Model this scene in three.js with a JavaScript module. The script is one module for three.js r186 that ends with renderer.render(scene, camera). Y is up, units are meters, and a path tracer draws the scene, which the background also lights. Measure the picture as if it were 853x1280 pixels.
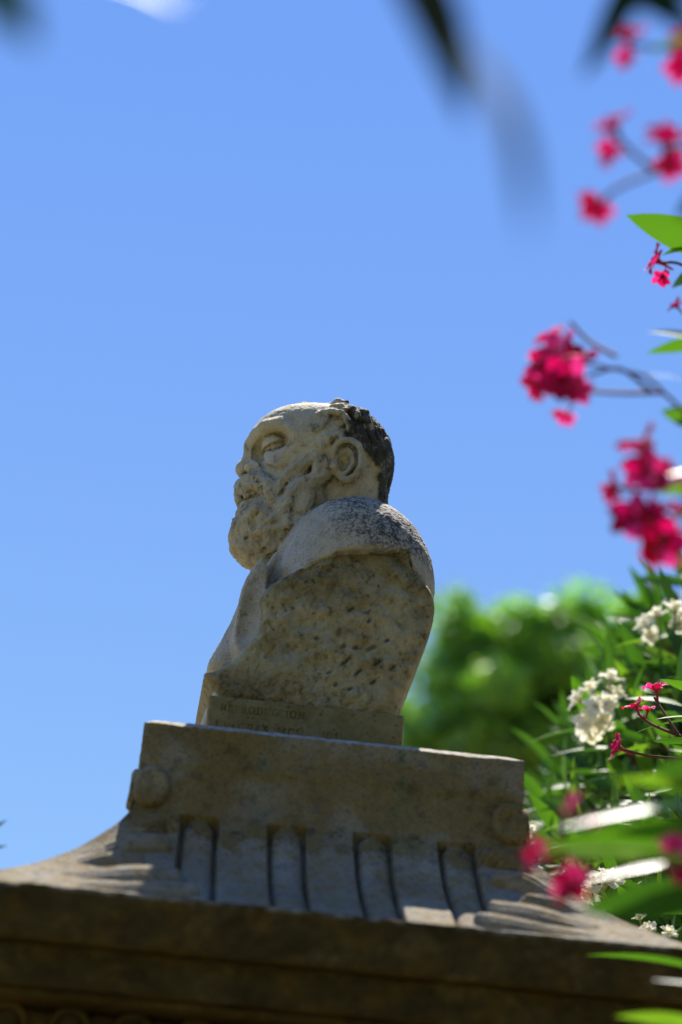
import * as THREE from 'three';
import { mergeGeometries, mergeVertices } from 'three/addons/utils/BufferGeometryUtils.js';
import { RoundedBoxGeometry } from 'three/addons/geometries/RoundedBoxGeometry.js';
import { FontLoader } from 'three/addons/loaders/FontLoader.js';
import { TextGeometry } from 'three/addons/geometries/TextGeometry.js';
import { createNoise3D } from 'simplex-noise';

// ---------------------------------------------------------------- camera
const R = THREE.MathUtils.degToRad;
const scene = new THREE.Scene();
const camera = new THREE.PerspectiveCamera(24, 853 / 1280, 0.1, 900);
camera.position.set(0.004, 1.6, 3.5);
camera.rotation.order = 'YXZ';
camera.rotation.set(R(27), 0, R(4.2));
camera.focus = 3.82;
camera.userData.fStop = 2.0;
camera.updateMatrixWorld();

// ---------------------------------------------------------------- sky, sun, exposure
const YAW = R(5);                     // the monument's side is turned a little from the camera
const SUN = (() => { const el = R(61.5), az = R(11); return new THREE.Vector3(Math.sin(az) * Math.cos(el), Math.sin(el), -Math.cos(az) * Math.cos(el)).applyAxisAngle(new THREE.Vector3(0, 1, 0), YAW); })();
const sun = new THREE.DirectionalLight(new THREE.Color().setRGB(1, 0.93, 0.84), 5);
sun.position.copy(SUN).multiplyScalar(40);
sun.castShadow = true;
sun.shadow.mapSize.set(2048, 2048);
Object.assign(sun.shadow.camera, { left: -12, right: 12, top: 12, bottom: -12, near: 1, far: 90 });
scene.add(sun, sun.target);
{
  const W = 512, H = 256, data = new Float32Array(W * H * 4), d = new THREE.Vector3();
  for (let j = 0; j < H; j++) for (let i = 0; i < W; i++) {
    const up = ((j + 0.5) / H - 0.5) * Math.PI, a = ((i + 0.5) / W - 0.5) * 2 * Math.PI;
    d.set(Math.cos(a) * Math.cos(up), Math.sin(up), Math.sin(a) * Math.cos(up));
    const h = Math.max(0, d.y), low = Math.exp(-h * 4), c = Math.max(-1, Math.min(1, d.dot(SUN))), glow = Math.exp(-(1 - c) * 4.2);
    const o = (j * W + i) * 4;
    data[o] = (0.105 + 0.62 * low + 0.03 * glow) / 2.6;
    data[o + 1] = (0.275 + 0.90 * low + 0.035 * glow) / 2.6;
    data[o + 2] = (0.88 + 0.34 * low + 0.03 * glow) / 2.6;
    data[o + 3] = 1;
  }
  const t = new THREE.DataTexture(data, W, H, THREE.RGBAFormat, THREE.FloatType);
  t.mapping = THREE.EquirectangularReflectionMapping; t.magFilter = THREE.LinearFilter; t.needsUpdate = true;
  scene.background = t; scene.environment = t;
}
const renderer = new THREE.WebGLRenderer({ antialias: true });
renderer.toneMapping = THREE.LinearToneMapping;
renderer.toneMappingExposure = 2.6;
renderer.shadowMap.enabled = true;

// ---------------------------------------------------------------- helpers
function mulberry(a) { return () => { a = (a + 0x6d2b79f5) | 0; let t = Math.imul(a ^ (a >>> 15), 1 | a); t = (t + Math.imul(t ^ (t >>> 7), 61 | t)) ^ t; return ((t ^ (t >>> 14)) >>> 0) / 4294967296; }; }
const rng = mulberry(20240);
const noise = createNoise3D(mulberry(77));
const fbm = (x, y, z, n = 4) => { let s = 0, a = 1, t = 0; for (let i = 0; i < n; i++) { s += a * noise(x, y, z); t += a; x = x * 2.03 + 7.1; y = y * 2.03 + 3.7; z = z * 2.03 + 1.3; a *= 0.5; } return s / t; };
const clamp = (x, a = 0, b = 1) => Math.min(b, Math.max(a, x));
const smooth = (a, b, x) => { const t = clamp((x - a) / (b - a)); return t * t * (3 - 2 * t); };
const lerp = (a, b, t) => a + (b - a) * t;
const V = (x, y, z) => new THREE.Vector3(x, y, z);
const count = {};
function numbered(name) { const n = (count[name] = (count[name] ?? -1) + 1); return n ? name + '_' + String(n).padStart(3, '0') : name; }
function shadows(o) { o.traverse((m) => { if (m.isMesh) { m.castShadow = true; m.receiveShadow = true; } }); return o; }
function part(name, geo, mat, parent) { const m = new THREE.Mesh(geo, mat); m.name = name; m.castShadow = m.receiveShadow = true; parent.add(m); return m; }
function thing(name, label, category, group) { const g = new THREE.Group(); g.name = numbered(name); g.userData = { label, category }; if (group) g.userData.group = group; scene.add(g); return g; }
function struct(name, geo, mat) { const m = new THREE.Mesh(geo, mat); m.name = name; m.userData.kind = 'structure'; m.receiveShadow = m.castShadow = true; scene.add(m); return m; }
// colours every vertex of a geometry from its place in the thing (stains, grain, lichen, and on the bust some painted shade)
function tint(g, fn) {
  const p = g.attributes.position, c = new Float32Array(p.count * 3), out = [0, 0, 0];
  for (let i = 0; i < p.count; i++) { fn(p.getX(i), p.getY(i), p.getZ(i), out); c[i * 3] = out[0]; c[i * 3 + 1] = out[1]; c[i * 3 + 2] = out[2]; }
  g.setAttribute('color', new THREE.BufferAttribute(c, 3));
  return g;
}
// texture coordinates in metres, one slanting projection that has no seams
function boxUV(g) {
  const p = g.attributes.position, uv = new Float32Array(p.count * 2);
  for (let i = 0; i < p.count; i++) { const x = p.getX(i), y = p.getY(i), z = p.getZ(i); uv[2 * i] = x + 0.62 * z + 0.12 * y; uv[2 * i + 1] = y + 0.34 * z - 0.1 * x; }
  g.setAttribute('uv', new THREE.BufferAttribute(uv, 2));
  return g;
}
function gridGeo(nu, nv, fn) {   // fn(u, v) -> Vector3, u and v in 0..1; the normal is d/du x d/dv
  const pos = new Float32Array((nu + 1) * (nv + 1) * 3), uv = new Float32Array((nu + 1) * (nv + 1) * 2), idx = [];
  for (let j = 0, k = 0; j <= nv; j++) for (let i = 0; i <= nu; i++, k++) { const p = fn(i / nu, j / nv); pos[3 * k] = p.x; pos[3 * k + 1] = p.y; pos[3 * k + 2] = p.z; uv[2 * k] = i / nu; uv[2 * k + 1] = j / nv; }
  for (let j = 0; j < nv; j++) for (let i = 0; i < nu; i++) { const a = j * (nu + 1) + i, b = a + 1, c = a + nu + 1, d = c + 1; idx.push(a, b, d, a, d, c); }
  const g = new THREE.BufferGeometry();
  g.setAttribute('position', new THREE.BufferAttribute(pos, 3)); g.setAttribute('uv', new THREE.BufferAttribute(uv, 2)); g.setIndex(idx); g.computeVertexNormals();
  return g;
}
function noiseTexture(size, fn, srgb) {
  const d = new Uint8Array(size * size * 4);
  for (let j = 0; j < size; j++) for (let i = 0; i < size; i++) { const v = fn(i / size, j / size), o = (j * size + i) * 4; for (let c = 0; c < 3; c++) d[o + c] = clamp((v.length ? v[c] : v)) * 255; d[o + 3] = 255; }
  const t = new THREE.DataTexture(d, size, size); t.wrapS = t.wrapT = THREE.RepeatWrapping; t.magFilter = THREE.LinearFilter; t.minFilter = THREE.LinearMipmapLinearFilter; t.generateMipmaps = true;
  if (srgb) t.colorSpace = THREE.SRGBColorSpace;
  t.needsUpdate = true; return t;
}
// tileable noise: a torus-like blend of shifted copies
const tile = (f) => (u, v) => { const a = smooth(0, 1, u), b = smooth(0, 1, v); return lerp(lerp(f(u, v), f(u - 1, v), a), lerp(f(u, v - 1), f(u - 1, v - 1), a), b) };
const grainMap = noiseTexture(512, tile((u, v) => 0.5 + 0.3 * fbm(u * 60, v * 60, 1, 3) + 0.28 * fbm(u * 14, v * 14, 5, 3) - 0.35 * smooth(0.45, 0.7, noise(u * 75, v * 75, 9))));
grainMap.repeat.set(3, 3);
const stoneMat = new THREE.MeshPhysicalMaterial({ vertexColors: true, roughness: 0.95, specularIntensity: 0.12, bumpMap: grainMap, bumpScale: 0.0022 });
const marbleMat = new THREE.MeshPhysicalMaterial({ vertexColors: true, roughness: 0.85, specularIntensity: 0.35, bumpMap: grainMap, bumpScale: 0.0012 });
const CELL = 0.0018;
// ---------------------------------------------------------------- the pedestal
const TOP = 2.892, W = 0.278, D0 = -0.316, D1 = 0.24, ZC = (D0 + D1) / 2;      // slab top, half width, back, front
const PROFILE = [[0, -0.002], [-0.049, -0.002], [-0.0545, 0.0012], [-0.060, 0.0010], [-0.072, -0.0012], [-0.10, -0.0012], [-0.135, 0.004], [-0.165, 0.02], [-0.185, 0.036], [-0.205, 0.053], [-0.226, 0.072], [-0.246, 0.094], [-0.269, 0.122], [-0.285, 0.145], [-0.301, 0.170], [-0.316, 0.193], [-0.331, 0.215]];
function profile(y) {
  const P = PROFILE;
  if (y >= P[0][0]) return 0;
  for (let i = 1; i < P.length; i++) if (y >= P[i][0]) {
    const a = P[Math.max(0, i - 2)], b = P[i - 1], c = P[i], d = P[Math.min(P.length - 1, i + 1)], h = c[0] - b[0], t = (y - b[0]) / h;
    const mb = i < 6 ? (c[1] - b[1]) : ((c[1] - a[1]) / (c[0] - a[0])) * h, mc = i < 6 ? (c[1] - b[1]) : ((d[1] - b[1]) / (d[0] - b[0])) * h, t2 = t * t, t3 = t2 * t;
    return (2 * t3 - 3 * t2 + 1) * b[1] + (t3 - 2 * t2 + t) * mb + (-2 * t3 + 3 * t2) * c[1] + (t3 - t2) * mc;
  }
  return P[P.length - 1][1];
}
const pedestalColour = (x, y, z, o) => {   // weathered limestone: ochre and olive patina, green drips, soot-black specks
  y -= TOP;
  const a = fbm(x * 9, y * 9, z * 9, 4), b = fbm(x * 26 + 9, y * 26, z * 26, 4), c = noise(x * 260, y * 260, z * 260), d = fbm(x * 90, y * 90, z * 90, 2);
  let r = 0.185, g = 0.150, bl = 0.072;
  const warm = clamp(0.5 + 0.8 * fbm(x * 5 + 3, y * 3, z * 5, 3)) * 0.75;           // iron-ochre washes
  r = lerp(r, 0.165, warm); g = lerp(g, 0.106, warm); bl = lerp(bl, 0.036, warm);
  const pale = smooth(-0.05, 0.55, fbm(x * 7 + 20, y * 7, z * 7, 4) + 0.3 * b);    // cleaner, greyer stone in patches
  r = lerp(r, 0.25, pale * 0.75); g = lerp(g, 0.225, pale * 0.75); bl = lerp(bl, 0.165, pale * 0.75);
  for (const [gx, w] of [[-0.098, 0.013], [0.102, 0.011]]) {                        // green algae drips from the top edge
    const k = Math.exp(-(((x - gx - 0.006 * noise(1, y * 30, gx * 40)) / w) ** 2)) * smooth(-0.17, -0.10, y + 0.05 * noise(x * 60, 3, 8)) * (0.5 * clamp(0.3 + 1.6 * b + 0.6 * d)) ;
    if (z > ZC) { r = lerp(r, 0.10, k); g = lerp(g, 0.16, k); bl = lerp(bl, 0.08, k); }
  }
  const edge = -0.178 + 0.035 * b + 0.02 * d + 0.05 * a, bare = smooth(0.012, -0.012, y - edge) * (0.22 + 0.4 * clamp(0.5 + 1.5 * b));   // the brown crust ends in a ragged, speckled line; below it the stone is barer and greyer
  r = lerp(r, 0.27, bare); g = lerp(g, 0.25, bare); bl = lerp(bl, 0.215, bare);
  const crust = Math.exp(-(((y - edge - 0.006) / 0.012) ** 2)) * smooth(-0.1, 0.5, c + b) * 0.45; r *= 1 - crust; g *= 1 - crust; bl *= 1 - crust;
  const dark = smooth(0.12, 0.6, b + 0.45 * d) * 0.5; r *= 1 - dark * 0.75; g *= 1 - dark * 0.72; bl *= 1 - dark * 0.66;
  const speck = smooth(0.5, 0.8, c) * 0.5; r *= 1 - speck; g *= 1 - speck; bl *= 1 - speck;
  const top = smooth(-0.0060, -0.0025, y + 0.002 * d + 0.0015 * c); const tk = top * (0.45 + 0.4 * clamp(0.5 + b + d)); r = lerp(r, 0.38, tk); g = lerp(g, 0.355, tk); bl = lerp(bl, 0.31, tk);   // the rain-washed upper face and its worn arris
  const m = 1.0 * (1 + 0.14 * a + 0.20 * d); o[0] = r * m; o[1] = g * m; o[2] = bl * m;
};
const corniceColour = (x, y, z, o) => {    // the cornice below is coloured darker, brown with rust-toned and paler patches
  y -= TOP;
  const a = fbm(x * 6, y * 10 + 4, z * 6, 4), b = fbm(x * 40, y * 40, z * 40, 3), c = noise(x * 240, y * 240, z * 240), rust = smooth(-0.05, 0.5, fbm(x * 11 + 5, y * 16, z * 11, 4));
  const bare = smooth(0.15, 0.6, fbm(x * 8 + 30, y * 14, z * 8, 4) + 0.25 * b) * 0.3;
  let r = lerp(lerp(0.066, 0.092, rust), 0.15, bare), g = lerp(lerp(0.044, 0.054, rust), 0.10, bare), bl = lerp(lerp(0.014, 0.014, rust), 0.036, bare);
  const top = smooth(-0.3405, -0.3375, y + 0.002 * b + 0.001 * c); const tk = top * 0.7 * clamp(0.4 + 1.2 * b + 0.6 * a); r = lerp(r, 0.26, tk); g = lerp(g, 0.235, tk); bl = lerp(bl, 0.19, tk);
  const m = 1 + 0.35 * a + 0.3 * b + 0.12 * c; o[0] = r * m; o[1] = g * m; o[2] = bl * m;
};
const pedestal = thing('pedestal', 'weathered fluted stone pedestal with leaf corners and dark cornice, under the bust', 'pedestal');
pedestal.rotation.y = YAW;
const FL = [-0.185, -0.061, 0.0615, 0.1825], FHW = 0.0272, FTOP = -0.139, ROD = 0.0225;
// one side of the neck: u across -1..1, y down, h out along the normal; side 0 front, 1 right, 2 back, 3 left
function onSide(side, xr, y, h, hw) {
  const e = 0.0015, o = profile(y), dy = (profile(y - e) - profile(y + e)) / (2 * e), l = Math.hypot(1, dy), nz = 1 / l, ny = dy / l;   // o grows as y falls
  const half = side % 2 ? (D1 - D0) / 2 : W;
  const q = Math.abs(xr) / half, x = Math.sign(xr) * (Math.abs(xr) * (1 + 0.14 * o * Math.min(1, q * 1.3)) + (o * (1 - 0.14 * half)) * Math.pow(clamp((q - 0.76) / 0.24), 1.4)), out = (side % 2 ? W : (D1 - D0) / 2) + o + h * nz, yy = TOP + y + h * ny;
  if (side === 0) return V(x, yy, ZC + out);
  if (side === 2) return V(-x, yy, ZC - out);
  if (side === 1) return V(out, yy, ZC - x);
  return V(-out, yy, ZC + x);
}
function fluteDepth(xr, y) {     // the sunk channels, each with a rounded filling rod
  let h = 0;
  for (const f of FL) {
    const u = Math.abs(xr * (1 - 0.0) - f);
    if (u > FHW + 0.002 || y > FTOP + 0.002) continue;
    const inside = smooth(FHW + 0.0012, FHW - 0.0012, u) * smooth(FTOP + 0.001, FTOP - 0.007, y);
    const cy = FTOP - ROD - 0.0005, dv = y > cy ? Math.hypot(u, y - cy) : u, rod = dv < ROD ? Math.sqrt(1 - (dv / ROD) ** 3) : 0;
    h = Math.min(h, -0.016 * inside * (1 - rod * 0.94));
  }
  return h;
}
function neckSide(side, nu, nv) {
  const half = side % 2 ? (D1 - D0) / 2 : W;
  const ys = [];
  for (let j = 0; j <= nv; j++) ys.push(-0.0490 + (-0.331 + 0.0490) * (j / nv));
  const g = gridGeo(nu, nv, (u, v) => { const xr = (u * 2 - 1) * half, y = ys[Math.round(v * nv)]; const edge = smooth(half, half - 0.01, Math.abs(xr)); return onSide(side, xr, y, edge * (fluteDepth(xr, y) + 0.0012 * fbm(xr * 30, y * 30, side * 5, 3)), half); });
  g.index.array.reverse(); g.computeVertexNormals(); 
  return g;
}
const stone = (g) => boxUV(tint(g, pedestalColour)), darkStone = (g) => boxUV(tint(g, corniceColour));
{
  const sides = [neckSide(0, 420, 200), neckSide(1, 200, 90), neckSide(2, 100, 45), neckSide(3, 200, 90)];
  part('neck', stone(mergeGeometries(sides)), stoneMat, pedestal);
  // the top slab: a rounded block, its upper arris worn, cut from a fine grid so that the wear shows
  const fine = [];
  { // a finely divided box with worn edges
    const hx = W, hy = 0.0330, LIFT = 0.009, hz = (D1 - D0) / 2, r = 0.003;
    const side = (nu, nv, f) => gridGeo(nu, nv, f);
    const R0 = r; const shape = (x, y, z) => { // pull to a rounded box, sharper below
      const r = y > 0 ? R0 : 0.002;
      const p = V(x, y, z), q = V(clamp(x, -hx + r, hx - r), clamp(y, -hy + r, hy - r), clamp(z, -hz + r, hz - r)), d = p.clone().sub(q);
      if (d.length() > 1e-6) p.copy(q).addScaledVector(d.normalize(), r);
      const wear = 0.0016 * fbm(x * 40, y * 40, z * 40, 3) - 0.0035 * Math.max(0, fbm(x * 22 + 4, y * 9, z * 22, 3)) * smooth(hy - 0.012, hy, y); 
      p.y += wear * (y > 0 ? 1 : 0.5); p.z += 0.5 * wear * Math.sign(z); p.x += 0.5 * wear * Math.sign(x);
      const e = Math.min(hz - Math.abs(p.z), hx - Math.abs(p.x)); p.y = Math.min(p.y, hy - 0.62 * Math.max(0, 0.021 + 0.004 * fbm(x * 14, 5, z * 14, 3) - e));   // the upper arris has weathered to a slope
      return V(p.x, p.y + TOP + LIFT - hy, p.z + ZC);
    };
    const warp = (t, h) => { const k = t * 2 - 1, a = Math.abs(k); return Math.sign(k) * (a < 0.9 ? a / 0.9 * (h - r) : h - r + (a - 0.9) / 0.1 * r) };
    fine.push(side(240, 40, (u, v) => shape(warp(u, hx), warp(v, hy), hz)), side(60, 20, (u, v) => shape(-warp(u, hx), warp(v, hy), -hz)), side(160, 30, (u, v) => shape(hx, warp(v, hy), -warp(u, hz))), side(160, 30, (u, v) => shape(-hx, warp(v, hy), warp(u, hz))),
      side(160, 160, (u, v) => shape(warp(u, hx), hy, -warp(v, hz))), side(40, 40, (u, v) => shape(warp(u, hx), -hy, warp(v, hz))));
  }
  part('top_slab', stone(mergeGeometries(fine)), stoneMat, pedestal);
  // carved corners: a curled scroll and overlapping leaf lobes on both faces of each mitre
  const lobe = (side, sx, ax, ay, bx, by, wid, hgt, curl) => {   // from the root (ax, ay) at the mitre to the tip (bx, by) on the face
    const half = side % 2 ? (D1 - D0) / 2 : W;
    const g = gridGeo(36, 16, (u, v) => {
      const t = u, s = v * 2 - 1, w = wid * 1.1 * (0.25 + 0.75 * Math.pow(t, 0.7)) * (t > 0.66 ? Math.sqrt(Math.max(0, 1 - ((t - 0.66) / 0.345) ** 2)) : 1);
      const dx = bx - ax, dy = by - ay, l = Math.hypot(dx, dy), bow = -curl * Math.sin(Math.PI * t) ;
      const x = ax + dx * t - (dy / l) * (s * w + bow), y = ay + dy * t + (dx / l) * (s * w + bow) * (sx > 0 ? 1 : 1);
      const dome = Math.sqrt(Math.max(0, 1 - s * s)), h = (side % 2 ? 0.5 : 1) * hgt *  smooth(0.0, 0.7, t) * (dome * 0.8 + 0.2 * (1 - s * s)) - 0.0022 * Math.exp(-((s / 0.16) ** 2)) - 0.0016 * Math.exp(-(((Math.abs(s) - 0.5) / 0.12) ** 2)) - 0.004 * smooth(0.93, 1, t) - 0.0035, in0 = smooth(half, half - 0.022, x);
      return onSide(side, clamp(sx * x, -half, half), y, h > 0 ? h * in0 : h, half);
    });
    if (sx > 0) { } else { g.index.array.reverse(); g.computeVertexNormals(); }
    return g;
  };
  const scroll = (side, sx) => {
    const half = side % 2 ? (D1 - D0) / 2 : W;
    const g = gridGeo(36, 14, (u, v) => {
      const a = u * 2 * Math.PI, r = v, rx = 0.027, ry = 0.033, x = half - 0.019 + Math.cos(a) * rx * r, y = -0.103 + Math.sin(a) * ry * r;
      const h = 0.013 * Math.sqrt(Math.max(0, 1 - r ** 4)) - 0.0045 * Math.exp(-((r / 0.55) ** 2)) + 0.004 * r * r - 0.001;
      return onSide(side, sx * Math.min(x, half + 0.004), y, h, half);
    });
    if (sx < 0) { g.index.array.reverse(); g.computeVertexNormals(); }
    return g;
  };
  const LOBES = [[0.272, -0.196, 0.214, -0.160, 0.021, 0.019, 0.010], [0.272, -0.238, 0.222, -0.203, 0.021, 0.018, 0.011], [0.272, -0.272, 0.238, -0.243, 0.016, 0.015, 0.007], [0.272, -0.306, 0.205, -0.278, 0.020, 0.019, 0.010], [0.272, -0.326, 0.180, -0.308, 0.015, 0.015, 0.006]];
  for (const [sx, sz] of [[-1, 1], [1, 1], [1, -1], [-1, -1]]) {
    const leaf = new THREE.Group(); leaf.name = 'corner_leaf'; pedestal.add(leaf);
    const faces = [[sz > 0 ? 0 : 2, sz > 0 ? sx : -sx], [sx > 0 ? 1 : 3, sx > 0 ? -sz : sz]];
    for (const [side, s] of faces) {
      part('scroll', stone(scroll(side, s)), stoneMat, leaf);
      if (side % 2 === 0) part('scroll', stone(new THREE.SphereGeometry(1, 24, 16).scale(0.021, 0.032, 0.021).translate(sx * (W - 0.010), TOP - 0.103, ZC + sz * ((D1 - D0) / 2 - 0.010))), stoneMat, leaf);
      for (const [ax, ay, bx, by, w, h, c] of LOBES) part('leaf_lobe', stone(lobe(side, s, ax, ay, bx, by, w, h, c)), stoneMat, leaf);
    }
  }
  // cornice: two fascias, a fillet and a row of carved eggs, then the shaft down to the ground
  const block = (x, z, y0, y1, r) => { const g = new RoundedBoxGeometry(2 * x, y1 - y0, 2 * z, 5, r); g.translate(0, TOP + (y0 + y1) / 2, ZC); return g; };
  const face = (hx, y0, y1, hz, r) => {    // four finely divided sides with rounded arrises, and lids
    const hy = (y1 - y0) / 2, cy = (y0 + y1) / 2;
    const shape = (x, y, z) => {
      const p = V(x, y, z), q = V(clamp(x, -hx + r, hx - r), clamp(y, -hy + r, hy - r), clamp(z, -hz + r, hz - r)), d = p.clone().sub(q);
      if (d.length() > 1e-6) p.copy(q).addScaledVector(d.normalize(), r);
      const w = 0.0018 * fbm(x * 24, (y + cy) * 24, z * 24, 4), chip = -0.006 * Math.max(0, fbm(x * 12 + 3, 8, z * 12, 3) - 0.1) * smooth(hy - 0.015, hy, Math.abs(y));
      return V(p.x + (w + chip) * Math.sign(x), p.y + cy + TOP + w * 0.6, p.z + ZC + (w + chip) * Math.sign(z));
    };
    const warp = (t, h) => { const k = t * 2 - 1, a = Math.abs(k); return Math.sign(k) * (a < 0.9 ? a / 0.9 * (h - r) : h - r + (a - 0.9) / 0.1 * r) };
    return mergeGeometries([gridGeo(260, 24, (u, v) => shape(warp(u, hx), warp(v, hy), hz)), gridGeo(40, 10, (u, v) => shape(-warp(u, hx), warp(v, hy), -hz)), gridGeo(60, 10, (u, v) => shape(hx, warp(v, hy), -warp(u, hz))), gridGeo(60, 10, (u, v) => shape(-hx, warp(v, hy), warp(u, hz))),
      gridGeo(160, 120, (u, v) => shape(warp(u, hx), hy, -warp(v, hz))), gridGeo(60, 60, (u, v) => shape(warp(u, hx), -hy, warp(v, hz)))]);
  };
  const CX = 0.512, CZ = 0.512;
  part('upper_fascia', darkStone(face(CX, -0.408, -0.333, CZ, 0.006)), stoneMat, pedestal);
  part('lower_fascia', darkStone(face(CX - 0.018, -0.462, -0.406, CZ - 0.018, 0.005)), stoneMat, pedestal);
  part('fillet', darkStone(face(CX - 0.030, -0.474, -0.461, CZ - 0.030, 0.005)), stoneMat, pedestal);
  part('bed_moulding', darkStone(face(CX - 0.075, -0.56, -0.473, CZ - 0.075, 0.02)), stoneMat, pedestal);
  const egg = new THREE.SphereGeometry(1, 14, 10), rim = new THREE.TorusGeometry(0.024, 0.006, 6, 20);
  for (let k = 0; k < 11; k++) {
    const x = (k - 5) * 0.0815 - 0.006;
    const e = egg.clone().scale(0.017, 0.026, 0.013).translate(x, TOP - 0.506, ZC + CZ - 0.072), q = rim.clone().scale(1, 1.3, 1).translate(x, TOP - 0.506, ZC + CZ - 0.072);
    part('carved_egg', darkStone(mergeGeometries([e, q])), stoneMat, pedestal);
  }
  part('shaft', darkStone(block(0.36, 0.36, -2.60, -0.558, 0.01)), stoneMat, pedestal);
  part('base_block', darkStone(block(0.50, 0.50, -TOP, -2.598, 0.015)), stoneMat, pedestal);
}
// ---------------------------------------------------------------- the bust: one carved surface, meshed from a distance field
// (x is along the plinth, the face looks towards -x; y up from the slab; z towards the viewer's side)
const bust = thing('portrait_bust', 'weathered stone bust of a bald bearded man facing left, with rough hewn cut shoulder', 'bust');
bust.position.set(0, TOP, 0); bust.rotation.y = YAW;
{
  const smin = (a, b, k) => { const h = Math.max(k - Math.abs(a - b), 0) / k; return Math.min(a, b) - h * h * k * 0.25; };
  const smax = (a, b, k) => -smin(-a, -b, k);
  const ell = (x, y, z, cx, cy, cz, rx, ry, rz) => { const a = (x - cx) / rx, b = (y - cy) / ry, c = (z - cz) / rz, k0 = Math.sqrt(a * a + b * b + c * c), k1 = Math.sqrt((a / rx) ** 2 + (b / ry) ** 2 + (c / rz) ** 2); return k1 < 1e-9 ? -Math.min(rx, ry, rz) : k0 * (k0 - 1) / k1; };
  const ball = (x, y, z, cx, cy, cz, r) => Math.hypot(x - cx, y - cy, z - cz) - r;
  const cap = (x, y, z, a, b) => { // a, b: [x, y, z, r]
    const bx = b[0] - a[0], by = b[1] - a[1], bz = b[2] - a[2], px = x - a[0], py = y - a[1], pz = z - a[2], t = clamp((px * bx + py * by + pz * bz) / (bx * bx + by * by + bz * bz + 1e-12));
    return Math.sqrt((px - bx * t) ** 2 + (py - by * t) ** 2 + (pz - bz * t) ** 2) - (a[3] + (b[3] - a[3]) * t);
  };
  const chain = (x, y, z, P, k = 0) => { let d = 1e9; for (let i = 0; i + 1 < P.length; i++) { const c = cap(x, y, z, P[i], P[i + 1]); d = k ? smin(d, c, k) : Math.min(d, c); } return d; };
  const poly = (x, y, P) => { let d = 1e9, s = 1; for (let i = 0, j = P.length - 1; i < P.length; j = i++) { const ex = P[j][0] - P[i][0], ey = P[j][1] - P[i][1], wx = x - P[i][0], wy = y - P[i][1], t = clamp((wx * ex + wy * ey) / (ex * ex + ey * ey)), qx = wx - ex * t, qy = wy - ey * t; d = Math.min(d, qx * qx + qy * qy); const c1 = y >= P[i][1], c2 = y < P[j][1], c3 = ex * wy > ey * wx; if ((c1 && c2 && c3) || (!c1 && !c2 && !c3)) s = -s; } return s * Math.sqrt(d); };
  const slabZ = (d2, z, z0, z1, r) => { const w = Math.abs(z - (z0 + z1) / 2) - (z1 - z0) / 2 + r, e = d2 + r; return Math.min(Math.max(e, w), 0) + Math.hypot(Math.max(e, 0), Math.max(w, 0)) - r; };
  const curve = (P) => { const c = new THREE.CatmullRomCurve3(P.map((p) => V(p[0], p[1], 0)), false, 'centripetal'); return c.getPoints(P.length * 4).map((p) => [p.x, p.y]); };

  // outlines in the plane of the cut
  const CUT = curve([[-0.168, 0.086], [-0.183, 0.112], [-0.196, 0.131], [-0.180, 0.137], [-0.154, 0.157], [-0.139, 0.180], [-0.119, 0.209], [-0.115, 0.240], [-0.118, 0.274], [-0.095, 0.301], [-0.048, 0.332], [0.0, 0.357], [0.040, 0.362], [0.075, 0.369], [0.104, 0.376], [0.111, 0.352], [0.136, 0.330], [0.150, 0.305], [0.152, 0.275], [0.144, 0.232], [0.130, 0.186], [0.117, 0.150], [0.109, 0.120], [0.105, 0.086]]);
  const RIDGE = [[-0.135, 0.250], [-0.118, 0.276], [-0.095, 0.301], [-0.048, 0.332], [0.0, 0.357], [0.040, 0.362], [0.075, 0.369], [0.104, 0.376], [0.113, 0.352], [0.138, 0.332], [0.17, 0.32]];
  const ridgeY = (x) => { if (x <= RIDGE[0][0]) return RIDGE[0][1]; for (let i = 1; i < RIDGE.length; i++) if (x < RIDGE[i][0]) { const t = (x - RIDGE[i - 1][0]) / (RIDGE[i][0] - RIDGE[i - 1][0]); return lerp(RIDGE[i - 1][1], RIDGE[i][1], t); } return RIDGE[RIDGE.length - 1][1]; };
  const LAPEL = curve([[-0.112, 0.300], [-0.114, 0.335], [-0.122, 0.346], [-0.140, 0.318], [-0.150, 0.288], [-0.154, 0.244], [-0.155, 0.200], [-0.140, 0.172], [-0.10, 0.19]]);
  const CHEST = curve([[-0.07, 0.40], [-0.115, 0.350], [-0.151, 0.277], [-0.171, 0.228], [-0.189, 0.181], [-0.186, 0.172], [-0.160, 0.150], [-0.150, 0.11], [-0.10, 0.10], [0.08, 0.11], [0.12, 0.2], [0.12, 0.36]]);
  const FOOT = curve([[-0.12, 0.14], [-0.170, 0.126], [-0.178, 0.105], [-0.186, 0.080], [-0.195, 0.045], [-0.200, 0.002], [-0.1, 0.002]]);
  const GOUGES = []; { const g = mulberry(5); for (const [x, y, l] of [[0.011, 0.196, 0.006], [0.030, 0.197, 0.005], [0.055, 0.200, 0.008], [0.017, 0.172, 0.013], [0.036, 0.155, 0.009], [0.066, 0.177, 0.010], [0.061, 0.145, 0.006], [-0.008, 0.150, 0.005], [0.089, 0.172, 0.006], [0.004, 0.133, 0.004], [0.026, 0.127, 0.005], [0.048, 0.243, 0.005], [0.078, 0.215, 0.004], [-0.03, 0.205, 0.004], [0.02, 0.262, 0.006]]) GOUGES.push([x, y, l * 1.05, 0.75 + 0.4 * (g() - 0.5), 0.0022 + 0.0012 * g()]); }

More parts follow.
